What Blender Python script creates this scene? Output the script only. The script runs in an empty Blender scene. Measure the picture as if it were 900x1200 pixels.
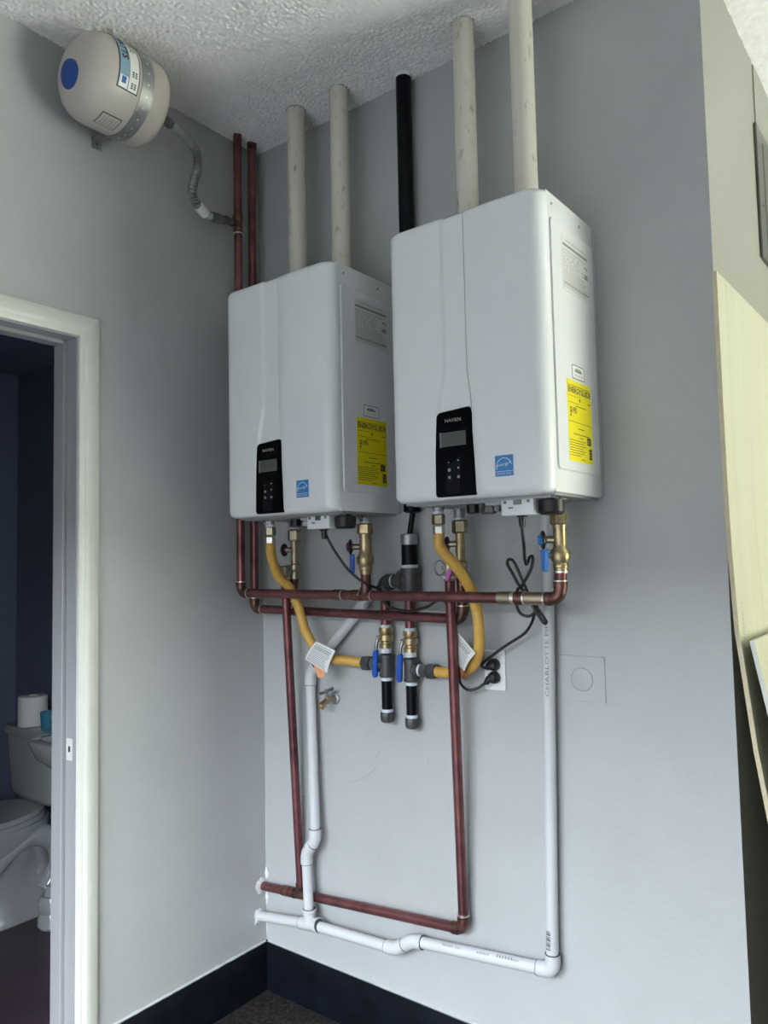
import bpy, bmesh, math, random
from mathutils import Vector, Matrix, noise
random.seed(7)
V = Vector
SC = bpy.context.scene
COL = SC.collection

# ------------------------------------------------------------------ camera
cd = bpy.data.cameras.new('camera')
cam = bpy.data.objects.new('camera', cd)
COL.objects.link(cam)
yaw, pit, rol, fpx = 0.65322, 0.06423, -0.02137, 894.7
fw = V((-math.sin(yaw)*math.cos(pit), math.cos(yaw)*math.cos(pit), math.sin(pit)))
rt = V((math.cos(yaw), math.sin(yaw), 0)); up = rt.cross(fw)
r2 = rt*math.cos(rol)+up*math.sin(rol); u2 = -rt*math.sin(rol)+up*math.cos(rol)
m = Matrix((r2, u2, -fw)).transposed().to_4x4()
m.translation = (1.9973, -1.8944, 1.45)
cam.matrix_world = m
cd.sensor_fit = 'HORIZONTAL'; cd.sensor_width = 36; cd.lens = fpx*36/900
cd.clip_start = 0.02
SC.camera = cam

# ------------------------------------------------------------------ light
SC.view_settings.view_transform = 'Standard'; SC.view_settings.look = 'None'
SC.view_settings.gamma = 1; SC.view_settings.use_curve_mapping = False
SC.view_settings.exposure = 0.0
w = bpy.data.worlds.new('world'); SC.world = w; w.use_nodes = True
bg = w.node_tree.nodes['Background']; bg.inputs[0].default_value = (.85, .93, 1, 1); bg.inputs[1].default_value = 29.0   # bright overcast sky

def area(name, loc, toward, sx, sy, power, color):
    l = bpy.data.lights.new(name, 'AREA'); l.shape = 'RECTANGLE'; l.size = sx; l.size_y = sy
    l.energy = power; l.color = color
    o = bpy.data.objects.new(name, l); COL.objects.link(o); o.location = loc
    o.rotation_euler = V(toward).to_track_quat('-Z', 'Y').to_euler()
    if not power: l.cycles.is_portal = True      # guides sampling of the sky through the opening
    return o
YF = -2.5           # plane of the roll-up door opening
# daylight through the roll-up door opening behind the camera and through the side doorway on the right
area('front_opening_portal', (1.1, YF-.05, 1.0), (0, 1, 0), 1.6, 2.0, 0, (1, 1, 1))
area('daylight_side', (4.55, 1.05, 1.22), (-1, 0, 0), 1.5, 2.0, 62, (1.0, 1.0, .50))

# ------------------------------------------------------------------ materials
def mat(name, color, rough=.5, metal=0, var=0, vscale=8, var2=None, bump=0, bscale=60, coat=0, spec=None, emit=None, mask=None):
    m = bpy.data.materials.new(name); m.use_nodes = True
    nt = m.node_tree; b = nt.nodes['Principled BSDF']
    b.inputs['Base Color'].default_value = (*color, 1)
    b.inputs['Roughness'].default_value = rough
    b.inputs['Metallic'].default_value = metal
    if coat: b.inputs['Coat Weight'].default_value = coat; b.inputs['Coat Roughness'].default_value = .08
    if spec is not None: b.inputs['Specular IOR Level'].default_value = spec
    tc = nt.nodes.new('ShaderNodeTexCoord')
    if var or var2:
        n = nt.nodes.new('ShaderNodeTexNoise'); n.inputs['Scale'].default_value = vscale
        n.inputs['Detail'].default_value = 6; n.inputs['Roughness'].default_value = .65
        nt.links.new(tc.outputs['Object'], n.inputs['Vector'])
        r = nt.nodes.new('ShaderNodeValToRGB')
        lo = var2 if var2 else tuple(c*(1-var) for c in color)
        hi = color if var2 else tuple(min(1, c*(1+var)) for c in color)
        r.color_ramp.elements[0].position = mask[0] if mask else .3; r.color_ramp.elements[0].color = (*lo, 1)
        r.color_ramp.elements[1].position = mask[1] if mask else .7; r.color_ramp.elements[1].color = (*hi, 1)
        nt.links.new(n.outputs['Fac'], r.inputs['Fac']); nt.links.new(r.outputs['Color'], b.inputs['Base Color'])
    if bump:
        n2 = nt.nodes.new('ShaderNodeTexNoise'); n2.inputs['Scale'].default_value = bscale; n2.inputs['Detail'].default_value = 4
        nt.links.new(tc.outputs['Object'], n2.inputs['Vector'])
        bp = nt.nodes.new('ShaderNodeBump'); bp.inputs['Strength'].default_value = bump; bp.inputs['Distance'].default_value = .004
        nt.links.new(n2.outputs['Fac'], bp.inputs['Height']); nt.links.new(bp.outputs['Normal'], b.inputs['Normal'])
    return m

M = dict(
    wall=mat('wall_paint', (.41, .42, .43), .42, var=.05, vscale=3.0, bump=.12, bscale=90),
    ceil=mat('ceiling_popcorn', (.84, .83, .83), .9, var=.06, vscale=30, bump=.5, bscale=160),
    floor=mat('floor_epoxy', (.05, .042, .040), .5, var2=(.010, .010, .011), vscale=75, mask=(.42, .66), bump=.3, bscale=60),
    basebd=mat('baseboard_black', (.0035, .005, .009), .4, spec=.12, var=.4, vscale=12, bump=.1, bscale=40),
    caulk=mat('caulk_white', (.47, .49, .50), .6),
    plaster=mat('plaster_white', (.64, .655, .67), .7, bump=.5, bscale=120),
    trim=mat('trim_white', (.64, .65, .61), .35, var=.04, vscale=10),
    jamb=mat('jamb_paint', (.32, .325, .345), .4),
    heater=mat('heater_enamel', (.74, .76, .79), .28, coat=.5, var=.01, vscale=3),
    hgrey=mat('heater_grey_steel', (.45, .47, .49), .45),
    under=mat('heater_underside', (.30, .31, .32), .5, metal=.3),
    pblack=mat('gloss_black_panel', (.001, .0015, .003), .15, spec=.06),
    pgrey=mat('button_strip_black', (.006, .007, .010), .3, spec=.08),
    lcd=mat('lcd_grey', (.075, .085, .08), .2),
    lcdrim=mat('lcd_rim', (.16, .16, .16), .3),
    scuff=mat('scuff_grey', (.30, .31, .32), .5),
    prtgrey=mat('print_grey', (.35, .35, .36), .5),
    copper=mat('aged_copper', (.31, .125, .125), .36, metal=.75, var2=(.10, .038, .045), vscale=9, mask=(.3, .75)),
    copperd=mat('dark_copper_fitting', (.26, .12, .09), .4, metal=.8, var2=(.05, .03, .03), vscale=28, mask=(.35, .7)),
    solder=mat('solder_silver', (.72, .70, .66), .35, metal=.9),
    brass=mat('brass', (.46, .36, .21), .34, metal=.9, var=.4, vscale=28),
    dbrass=mat('dull_brass', (.36, .31, .22), .35, metal=.9, var=.3, vscale=25),
    steel=mat('galvanised_steel', (.36, .37, .38), .48, metal=.9, var=.2, vscale=25),
    dsteel=mat('dark_steel', (.20, .20, .205), .35, metal=.8, var=.2, vscale=30),
    iron=mat('black_iron_pipe', (.002, .003, .006), .3, spec=.15),
    mall=mat('malleable_iron', (.075, .075, .08), .45, metal=.4, var=.25, vscale=30, bump=.3, bscale=200),
    tape=mat('thread_tape', (.60, .65, .71), .5, bump=.4, bscale=150),
    vent=mat('weathered_vent_pipe', (.66, .63, .55), .5, var2=(.40, .37, .31), vscale=22, mask=(.24, .44)),
    pvc=mat('white_drain_pipe', (.55, .56, .585), .35, var=.03, vscale=10),
    pvcl=mat('drain_joint_line', (.06, .07, .10), .5),
    yhose=mat('yellow_coated_hose', (.62, .36, .075), .42, var=.08, vscale=25),
    tag=mat('paper_tag', (.78, .78, .78), .6),
    orange=mat('orange_tag_back', (.72, .33, .16), .6),
    ink=mat('ink_dark', (.03, .03, .035), .6),
    inkg=mat('ink_grey', (.25, .26, .28), .6),
    blue=mat('blue_plastic', (.015, .085, .42), .35),
    lblue=mat('light_blue_plastic', (.06, .22, .62), .35),
    purple=mat('purple_red_plastic', (.16, .02, .10), .35),
    pink=mat('magenta_plastic', (.42, .10, .36), .35),
    rubber=mat('black_rubber', (.008, .008, .01), .4),
    outlet=mat('outlet_white', (.72, .735, .75), .3),
    slot=mat('slot_dark', (.02, .02, .02), .5),
    yellow=mat('yellow_label', (.78, .66, .0), .5),
    white=mat('label_white', (.80, .81, .80), .5),
    ratl=mat('rating_label_grey', (.66, .67, .66), .5),
    inkl=mat('ink_light', (.42, .41, .41), .6),
    estar=mat('sticker_blue', (.03, .20, .52), .4),
    tank=mat('tank_beige', (.47, .43, .40), .38, var=.02),
    capb=mat('cap_blue', (.004, .05, .26), .5),
    wattsb=mat('tank_label_blue', (.22, .36, .48), .5),
    wood=mat('pale_underlayment', (.66, .66, .50), .55, var=.06, vscale=3),
    woode=mat('sheet_edge_tan', (.60, .52, .36), .7, var=.12, vscale=30),
    panel=mat('panel_grey_steel', (.065, .065, .056), .4, var=.05),
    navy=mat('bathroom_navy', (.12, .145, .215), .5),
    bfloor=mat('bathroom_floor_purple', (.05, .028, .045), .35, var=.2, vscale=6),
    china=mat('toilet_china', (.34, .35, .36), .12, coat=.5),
    paper=mat('tissue_paper', (.72, .71, .69), .9),
    teal=mat('teal_plastic', (.04, .20, .30), .5),
    paving=mat('paving_concrete', (.06, .06, .06), .8, var=.1, vscale=2),
    brickish=mat('sky_block_paint', (.10, .095, .09), .8, var=.1, vscale=1),
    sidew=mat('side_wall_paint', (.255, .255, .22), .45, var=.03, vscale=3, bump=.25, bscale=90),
)

def streaks(name, base, streak, sc=(1, 1, .06), scale=60, rough=.5):
    m = mat(name, base, rough, var2=streak, vscale=scale)
    nt = m.node_tree
    mp = nt.nodes.new('ShaderNodeMapping'); mp.inputs['Scale'].default_value = sc
    tc = [n for n in nt.nodes if n.type == 'TEX_COORD'][0]; nz = [n for n in nt.nodes if n.type == 'TEX_NOISE'][0]
    nt.links.new(tc.outputs['Object'], mp.inputs['Vector']); nt.links.new(mp.outputs['Vector'], nz.inputs['Vector'])
    return m
M['vent'] = streaks('weathered_vent_pipe', (.60, .575, .51), (.30, .275, .23), (1, 1, .4), 60)
r_ = [n for n in M['vent'].node_tree.nodes if n.type == 'VALTORGB'][0]
r_.color_ramp.elements[0].position = .29; r_.color_ramp.elements[1].position = .41
M['wood'] = streaks('pale_underlayment', (.475, .47, .365), (.42, .405, .305), (1, 9, .25), 3)

# ------------------------------------------------------------------ mesh helpers
def frame_for(d):
    d = d.normalized()
    a = V((0, 0, 1)) if abs(d.z) < .9 else V((1, 0, 0))
    u = d.cross(a).normalized(); v = d.cross(u).normalized()
    return u, v

class MB:
    def __init__(s): s.bm = bmesh.new()
    def ring(s, c, u, v, r, seg):
        return [s.bm.verts.new(c+u*(r*math.cos(2*math.pi*i/seg))+v*(r*math.sin(2*math.pi*i/seg))) for i in range(seg)]
    def skin(s, rings, caps=True, closed=False):
        n = len(rings[0])
        prs = list(zip(rings, rings[1:]))
        if closed: prs.append((rings[-1], rings[0]))
        for a, b in prs:
            for i in range(n):
                s.bm.faces.new((a[i], a[(i+1) % n], b[(i+1) % n], b[i]))
        if caps and not closed:
            s.bm.faces.new(rings[0][::-1]); s.bm.faces.new(rings[-1])
        return s
    def cyl(s, a, b, r, r_end=None, seg=20):
        a, b = V(a), V(b); u, v = frame_for(b-a)
        return s.skin([s.ring(a, u, v, r, seg), s.ring(b, u, v, r if r_end is None else r_end, seg)])
    def lathe(s, a, d, prof, seg=24):        # prof: list of (distance along d, radius)
        a = V(a); d = V(d).normalized(); u, v = frame_for(d)
        return s.skin([s.ring(a+d*h, u, v, max(r, 1e-4), seg) for h, r in prof])
    def tube(s, pts, r, seg=14, closed=False):
        pts = [V(p) for p in pts]; n = len(pts)
        rings = []; u = None
        for i, p in enumerate(pts):
            if closed: t = pts[(i+1) % n]-pts[i-1]
            else: t = pts[min(i+1, n-1)]-pts[max(i-1, 0)]
            t.normalize()
            if u is None: u, v = frame_for(t)
            else:
                u = (u-t*u.dot(t)).normalized(); v = t.cross(u).normalized()
            rr = r(i/(n-1), i) if callable(r) else r
            rings.append(s.ring(p, u, v, rr, seg))
        return s.skin(rings, closed=closed)
    def box(s, lo, hi, bevel=0, seg=2, rot=None, piv=None):
        lo, hi = V(lo), V(hi); c = (lo+hi)/2
        r = bmesh.ops.create_cube(s.bm, size=1); vs = r['verts']
        for q in vs: q.co = V((q.co.x*(hi.x-lo.x), q.co.y*(hi.y-lo.y), q.co.z*(hi.z-lo.z)))+c
        if bevel:
            es = list({e for q in vs for e in q.link_edges})
            rb = bmesh.ops.bevel(s.bm, geom=es, offset=bevel, segments=seg, affect='EDGES', profile=.5)
            vs = list({q for f in rb['faces'] for q in f.verts} | {q for q in vs if q.is_valid})
            vs = [q for q in vs if q.is_valid]
        if rot is not None:
            piv = V(piv) if piv is not None else c
            for q in vs: q.co = rot @ (q.co-piv)+piv
        return s
    def prism(s, poly, o, u, v, n, depth, inset=0):   # poly in (u, v), extruded by depth along n; inset chamfers the far face
        o, u, v, n = V(o), V(u), V(v), V(n)
        k = len(poly); cx = sum(p[0] for p in poly)/k; cy = sum(p[1] for p in poly)/k
        A = [s.bm.verts.new(o+u*p[0]+v*p[1]) for p in poly]
        def ins(p, d):
            x, y = p[0]-cx, p[1]-cy; L = math.hypot(x, y) or 1
            return cx+x*(1-d/L), cy+y*(1-d/L)
        rings = [A]
        if inset:
            rings.append([s.bm.verts.new(o+u*p[0]+v*p[1]+n*(depth-inset)) for p in poly])
            q = [ins(p, inset) for p in poly]
            rings.append([s.bm.verts.new(o+u*p[0]+v*p[1]+n*depth) for p in q])
        else:
            rings.append([s.bm.verts.new(o+u*p[0]+v*p[1]+n*depth) for p in poly])
        return s.skin(rings)
    def quad(s, pts):
        s.bm.faces.new([s.bm.verts.new(V(p)) for p in pts]); return s
    def ball(s, c, r, sc=(1, 1, 1), seg=16):
        rr = bmesh.ops.create_uvsphere(s.bm, u_segments=seg, v_segments=seg//2+2, radius=r)
        for q in rr['verts']: q.co = V((q.co.x*sc[0], q.co.y*sc[1], q.co.z*sc[2]))+V(c)
        return s
    def out(s, name, mt, parent=None, ang=35, **kw):
        bmesh.ops.recalc_face_normals(s.bm, faces=s.bm.faces)
        me = bpy.data.meshes.new(name); s.bm.to_mesh(me); s.bm.free()
        me.materials.append(M[mt] if isinstance(mt, str) else mt)
        me.polygons.foreach_set('use_smooth', [True]*len(me.polygons))
        me.set_sharp_from_angle(angle=math.radians(ang))
        o = bpy.data.objects.new(name, me); COL.objects.link(o)
        if parent is not None: adopt(o, parent)
        for k, val in kw.items(): o[k] = val
        return o

def adopt(o, p):
    o.parent = p
    if p.type == 'EMPTY': o.matrix_parent_inverse = Matrix.Translation(-p.location)

def thing(name, loc, label, cat, group=None):
    o = bpy.data.objects.new(name, None); COL.objects.link(o); o.location = loc
    o.empty_display_size = .05
    o['label'] = label; o['category'] = cat
    if group: o['group'] = group
    return o
def tag(o, label, cat, group=None):
    o['label'] = label; o['category'] = cat
    if group: o['group'] = group
    return o
def struct(o): o['kind'] = 'structure'; return o
def copy_tree(o, parent=None):
    c = o.copy(); COL.objects.link(c)
    if parent is not None:
        c.parent = parent; c.matrix_parent_inverse = o.matrix_parent_inverse.copy()
    for ch in list(o.children): copy_tree(ch, c)
    return c

def spline(ctrl, n=10):
    P = [V(p) for p in ctrl]; P = [P[0]*2-P[1]]+P+[P[-1]*2-P[-2]]
    out = []
    for i in range(1, len(P)-2):
        a, b, c, d = P[i-1:i+3]
        for k in range(n):
            t = k/n
            out.append(.5*((2*b)+(c-a)*t+(2*a-5*b+4*c-d)*t*t+(3*b-a-3*c+d)*t*t*t))
    out.append(P[-2]); return out

def text_geo(mb, txt, h, o, u, v, width=None, bold=0):
    """flat lettering: capital height h, origin o (lower left), axes u (reading direction) and v (up)"""
    cu = bpy.data.curves.new('lettering', 'FONT'); cu.body = txt; cu.size = 1; cu.resolution_u = 2; cu.offset = bold
    ob = bpy.data.objects.new('lettering', cu); COL.objects.link(ob)
    dg = bpy.context.evaluated_depsgraph_get(); me = bpy.data.meshes.new_from_object(ob.evaluated_get(dg))
    xs = [q.co.x for q in me.vertices]; x0, x1 = min(xs), max(xs)
    sy = h/.7; sx = sy if width is None else width/(x1-x0)
    o, u, v = V(o), V(u), V(v)
    vs = [mb.bm.verts.new(o+u*((q.co.x-x0)*sx)+v*(q.co.y*sy)) for q in me.vertices]
    for f in me.polygons:
        try: mb.bm.faces.new([vs[i] for i in f.vertices])
        except ValueError: pass
    bpy.data.objects.remove(ob); bpy.data.meshes.remove(me); bpy.data.curves.remove(cu)
    return mb

def rounded(x0, y0, x1, y1, r, k=4):
    out = []
    for cx, cy, a0 in ((x1-r, y1-r, 0), (x0+r, y1-r, 90), (x0+r, y0+r, 180), (x1-r, y0+r, 270)):
        for i in range(k+1):
            a = math.radians(a0+90*i/k); out.append((cx+r*math.cos(a), cy+r*math.sin(a)))
    return out
def round_poly(pts, rad, k=5):
    out = []; n = len(pts)
    for i in range(n):
        p = V((*pts[i], 0)); a = V((*pts[i-1], 0)); b = V((*pts[(i+1) % n], 0))
        r = rad[i] if isinstance(rad, (list, tuple)) else rad
        d1 = (a-p).normalized(); d2 = (b-p).normalized()
        s, e = p+d1*r, p+d2*r
        for j in range(k+1):
            t = j/k; q = s*(1-t)**2+p*2*t*(1-t)+e*t*t; out.append((q.x, q.y))
    return out

# pipe fittings
def pipe(name, a, b, r, mt, parent, seg=20, **kw): return MB().cyl(a, b, r, seg=seg).out(name, mt, parent, **kw)
def bend_pts(P, d1, d2, leg, R, k=8):
    P, d1, d2 = V(P), V(d1).normalized(), V(d2).normalized()
    pts = [P+d1*leg]
    for i in range(k+1):
        t = i/k; pts.append((P+d1*R)*(1-t)**2+P*2*t*(1-t)+(P+d2*R)*t*t)
    pts.append(P+d2*leg); return pts
def elbow(P, d1, d2, r, mt, parent, leg=None, R=None, hub=True, name='elbow', **kw):
    leg = leg or r*2.6; R = R or r*1.7
    b = MB(); b.tube(bend_pts(P, d1, d2, leg, R), r*1.1, 16)
    if hub:
        for d in (V(d1).normalized(), V(d2).normalized()):
            b.cyl(V(P)+d*(leg-r*1.1), V(P)+d*leg, r*1.2, seg=18)
    return b.out(name, mt, parent, **kw)
def tee(P, d1, d2, d3, r, mt, parent, leg=None, hub=1.2, name='tee', **kw):
    leg = leg or r*2.4; b = MB(); P = V(P)
    b.cyl(P+V(d1).normalized()*leg, P+V(d2).normalized()*leg, r*1.1)
    b.cyl(P, P+V(d3).normalized()*leg, r*1.1)
    for d in (d1, d2, d3):
        d = V(d).normalized(); b.cyl(P+d*(leg-r*.7), P+d*leg, r*hub)
    return b.out(name, mt, parent, **kw)
def hexnut(a, b, r, mt, parent, name='nut', **kw):
    a, b = V(a), V(b); d = b-a; L = d.length
    return MB().lathe(a, d, [(0, r*.86), (L*.12, r), (L*.88, r), (L, r*.86)], 6).out(name, mt, parent, ang=20, **kw)

CH = 2.954          # ceiling height
XW = 1.549          # outside corner of the back wall
BH = .159           # baseboard height

# ------------------------------------------------------------------ room shell
wl = struct(MB().box((-.12, -.71, 0), (0, 0, CH)).box((-.12, -1.475, 2.113), (0, -.71, CH)).box((-.12, YF, 0), (0, -1.475, CH)).out('wall_left', 'wall'))
wb = struct(MB().box((-.0, 0, 0), (XW-.12, .1, CH)).box((XW-.12, 0, 0), (XW, 2.6, CH)).out('wall_back', 'wall'))
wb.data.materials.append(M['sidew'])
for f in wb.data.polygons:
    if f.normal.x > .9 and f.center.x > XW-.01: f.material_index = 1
struct(MB().box((XW, 2.6, 0), (4.7, 2.7, CH)).out('wall_recess', 'sidew'))
struct(MB().box((4.6, YF, 0), (4.7, 0.3, CH)).box((4.6, 1.8, 0), (4.7, 2.6, CH)).box((4.6, .3, 2.25), (4.7, 1.8, CH)).out('wall_right', 'wall'))
struct(MB().box((-.12, YF-.1, 0), (.3, YF, CH)).box((1.9, YF-.1, 0), (4.7, YF, CH)).box((.3, YF-.1, 2.0), (1.9, YF, CH)).out('wall_front', 'wall'))
struct(MB().box((-.12, YF-.1, -.1), (4.7, 2.7, 0)).out('floor', 'floor'))
struct(MB().box((-14, -22, -.2), (18, YF-.1, -.02)).out('ground_outside', 'paving'))
struct(MB().box((-14, -16, -.1), (18, -14.5, 4.6)).out('wall_sky_block_far', 'brickish'))      # unseen building added across the yard to block the low sky
struct(MB().box((6.6, -4, -.1), (6.9, 5, 4.2)).out('wall_sky_block_side', 'sidew'))  # unseen wall added outside the side doorway to keep cool sky light out

def popcorn():
    b = MB(); bm = b.bm
    def patch(x0, y0, x1, y1, st):
        nx, ny = round((x1-x0)/st), round((y1-y0)/st); g = []
        for j in range(ny+1):
            row = []
            for i in range(nx+1):
                x, y = x0+(x1-x0)*i/nx, y0+(y1-y0)*j/ny
                n = noise.noise(V((x*130, y*130, 3)))*.5+noise.noise(V((x*240, y*240, 9)))*.4
                row.append(bm.verts.new((x, y, CH-.0045-.011*max(-.35, n))))
            g.append(row)
        for j in range(ny):
            for i in range(nx):
                bm.faces.new((g[j][i], g[j+1][i], g[j+1][i+1], g[j][i+1]))
    patch(0, -1.15, 1.35, 0, .004); patch(XW, .1, 2.2, 1.1, .008)
    b.box((-.12, YF-.1, CH), (4.7, 2.7, CH+.08))
    o = b.out('ceiling', 'ceil', ang=180); return struct(o)
popcorn()

bb = struct(MB().prism([(0, 0), (.012, 0), (.012, BH-.006), (.008, BH), (0, BH)], (0, 0, 0), (0, -1, 0), (0, 0, 1), (1, 0, 0), XW).out('baseboard_back', 'basebd'))
bl = struct(MB().prism([(0, 0), (.012, 0), (.012, BH-.006), (.008, BH), (0, BH)], (0, -.012, 0), (1, 0, 0), (0, 0, 1), (0, -1, 0), .637).out('baseboard_left', 'basebd'))
struct(MB().prism([(0, 0), (.012, 0), (.012, BH-.006), (.008, BH), (0, BH)], (XW, 0, 0), (1, 0, 0), (0, 0, 1), (0, 1, 0), 2.6).out('baseboard_side', 'basebd'))
def caulk_line(a, b_, off, nrm, parent):
    a, b_ = V(a), V(b_); n = 60; b = MB(); pts = []
    for i in range(n+1):
        t = i/n; p = a.lerp(b_, t); h = .0032+.0028*noise.noise(V((t*19, off, 1)))
        pts.append((p, max(.0012, h)))
    lo = [b.bm.verts.new(p+V(nrm)*.009+V((0, 0, -.001))) for p, h in pts]
    mi = [b.bm.verts.new(p+V(nrm)*.005+V((0, 0, h*.5))) for p, h in pts]
    hi = [b.bm.verts.new(p+V(nrm)*.0006+V((0, 0, h))) for p, h in pts]
    for i in range(n):
        b.bm.faces.new((lo[i], lo[i+1], mi[i+1], mi[i])); b.bm.faces.new((mi[i], mi[i+1], hi[i+1], hi[i]))
    b.out('caulk_bead', 'caulk', parent)
caulk_line((.01, 0, BH), (XW, 0, BH), 2, (0, -1, 0), bb)
caulk_line((0, -.01, BH), (0, -.645, BH), 5, (1, 0, 0), bl)

# plaster patches where the pipes enter the left wall, and down the corner
def splat(name, cy, cz, R, seed, parent):
    b = MB(); n = 36; ring0 = []; ring1 = []
    for i in range(n):
        a = 2*math.pi*i/n
        rr = R*(1+.45*noise.noise(V((math.cos(a)*2.2, math.sin(a)*2.2, seed)))+.25*noise.noise(V((math.cos(a)*7, math.sin(a)*7, seed))))
        y = min(-.001, cy+rr*math.cos(a))
        ring0.append(b.bm.verts.new((.0002, y, cz+rr*math.sin(a))))
        ring1.append(b.bm.verts.new((.004, min(-.001, cy+.75*rr*math.cos(a)), cz+.75*rr*math.sin(a))))
    b.skin([ring0, ring1]); b.out(name, 'plaster', parent, ang=60)
splat('plaster_patch', -.021, .346, .027, 4, wl); splat('plaster_patch', -.034, .252, .024, 9, wl)
b = MB()
for z0, z1, w0 in ((.355, .405, .012), (.275, .325, .010), (.17, .235, .003), (.40, .62, .0010)):
    L, R_ = [], []
    for i in range(13):
        t = i/12; ww = w0*math.sin(math.pi*min(1, max(0.05, t)))*(.7+.6*noise.noise(V((t*6, z0*9, 2))))
        z = z0+(z1-z0)*t
        L.append(b.bm.verts.new((.0004, -.0006-ww*.5, z))); R_.append(b.bm.verts.new((.001+ww, -.0004, z)))
    for i in range(12): b.bm.faces.new((L[i], L[i+1], R_[i+1], R_[i]))
b.out('corner_plaster', 'plaster', wb)

# hairline scuffs on the back wall
for line in ([(.373, .752), (.416, .758), (.458, .780), (.493, .809), (.517, .833)], [(.483, .939), (.468, .916), (.454, .893)], [(.518, .872), (.504, .852), (.494, .840)], [(.693, .870), (.693, .858), (.692, .845)], [(.487, .575), (.499, .552), (.505, .528)]):
    b = MB(); pr = None; sp_ = spline([(x, 0, z) for x, z in line], 5)
    for i, p in enumerate(sp_):
        d_ = (sp_[min(i+1, len(sp_)-1)]-sp_[max(i-1, 0)]).normalized(); n_ = V((-d_.z, 0, d_.x))*.0009*math.sin(math.pi*(.1+.8*i/(len(sp_)-1)))
        q = [b.bm.verts.new(p+n_+V((0, -.0004, 0))), b.bm.verts.new(p-n_+V((0, -.0004, 0)))]
        if pr: b.bm.faces.new((pr[0], pr[1], q[1], q[0]))
        pr = q
    b.out('scuff_mark', 'scuff', wb)

# ------------------------------------------------------------------ doorway in the left wall
Y0, Y1, DH = -.716, -1.47, 2.108
dr = struct(MB().box((-.12, Y0, 0), (0, Y0+.006, DH+.006)).box((-.12, Y1-.006, 0), (0, Y1, DH+.006)).box((-.12, Y1, DH), (0, Y0, DH+.006)).out('door_1', 'jamb'))
def casing(name, path):
    # moulded profile (distance out from the opening, thickness)
    prof = [(0, 0), (0, .010), (.006, .013), (.014, .0135), (.020, .017), (.028, .0185), (.040, .0165), (.056, .0135), (.061, .011), (.061, 0)]
    b = MB(); rings = []
    for (y, z, oy, oz) in path:
        rings.append([b.bm.verts.new((t, y+oy*d, z+oz*d)) for d, t in prof])
    b.skin(rings); return struct(b.out(name, 'trim', ang=25))
casing('trim_1', [(Y0+.004, 0, 1, 0), (Y0+.004, DH+.004, 1, 1)])
casing('trim_2', [(Y0+.004, DH+.004, 1, 1), (Y1-.004, DH+.004, -1, 1)])
casing('trim_3', [(Y1-.004, DH+.004, -1, 1), (Y1-.004, 0, -1, 0)])
b = MB()
for lo, hi in (((-.09, Y0-.012, 0), (-.047, Y0, DH)), ((-.09, Y1, 0), (-.047, Y1+.012, DH)), ((-.09, Y1+.012, DH-.012), (-.047, Y0-.012, DH))):
    b.box(lo, hi, .0015, 1)
b.out('door_stop', 'jamb', dr)
sp = MB().prism(rounded(-.04, .915, -.010, .975, .004), (0, Y0-.0002, 0), (1, 0, 0), (0, 0, 1), (0, -1, 0), .0015).out('strike_plate', 'trim', dr)
MB().prism(rounded(-.030, .938, -.020, .954, .002), (0, Y0-.0016, 0), (1, 0, 0), (0, 0, 1), (0, -1, 0), .0006).out('latch_hole', 'slot', sp)

# bathroom beyond
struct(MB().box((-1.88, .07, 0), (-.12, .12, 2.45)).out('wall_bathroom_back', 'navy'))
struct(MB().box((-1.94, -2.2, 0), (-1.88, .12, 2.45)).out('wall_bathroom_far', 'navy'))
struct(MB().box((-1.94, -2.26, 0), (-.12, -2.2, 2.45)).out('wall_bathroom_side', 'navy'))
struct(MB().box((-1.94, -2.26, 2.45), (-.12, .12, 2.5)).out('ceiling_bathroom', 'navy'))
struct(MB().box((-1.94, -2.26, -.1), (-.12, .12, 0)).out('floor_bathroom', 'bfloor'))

TX = -1.30          # toilet centre line
t = thing('toilet', (TX, -.3, 0), 'grey-white china toilet with a lidded tank in the dark bathroom', 'toilet')
def loft(sections, seg=28):
    b = MB(); rings = []
    for z, cy, hl, hw, e in sections:
        rg = []
        for i in range(seg):
            a = 2*math.pi*i/seg; c, s_ = math.cos(a), math.sin(a)
            rg.append(b.bm.verts.new((TX+hw*math.copysign(abs(c)**e, c), cy+hl*math.copysign(abs(s_)**e, s_), z)))
        rings.append(rg)
    b.skin(rings); return b
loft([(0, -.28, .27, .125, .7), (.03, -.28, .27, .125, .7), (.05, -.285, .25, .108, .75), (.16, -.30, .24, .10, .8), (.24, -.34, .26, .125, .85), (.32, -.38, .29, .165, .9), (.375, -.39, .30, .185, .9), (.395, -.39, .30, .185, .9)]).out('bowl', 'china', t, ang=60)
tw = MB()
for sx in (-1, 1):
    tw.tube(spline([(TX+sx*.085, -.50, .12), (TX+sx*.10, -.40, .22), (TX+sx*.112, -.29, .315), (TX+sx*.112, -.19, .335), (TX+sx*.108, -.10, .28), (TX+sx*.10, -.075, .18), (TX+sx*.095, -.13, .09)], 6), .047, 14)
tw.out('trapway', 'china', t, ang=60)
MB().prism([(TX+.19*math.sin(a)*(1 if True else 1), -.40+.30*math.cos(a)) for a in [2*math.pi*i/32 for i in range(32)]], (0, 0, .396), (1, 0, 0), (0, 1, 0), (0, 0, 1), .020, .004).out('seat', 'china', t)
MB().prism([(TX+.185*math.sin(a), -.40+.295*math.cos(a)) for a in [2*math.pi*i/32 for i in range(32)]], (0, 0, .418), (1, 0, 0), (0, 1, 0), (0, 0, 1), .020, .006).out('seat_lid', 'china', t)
loft([(.439, -.055, .085, .17, .45), (.446, -.055, .10, .195, .42), (.47, -.055, .108, .212, .38), (.60, -.058, .112, .218, .35), (.715, -.06, .115, .222, .33)]).out('tank', 'china', t, ang=50)
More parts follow.
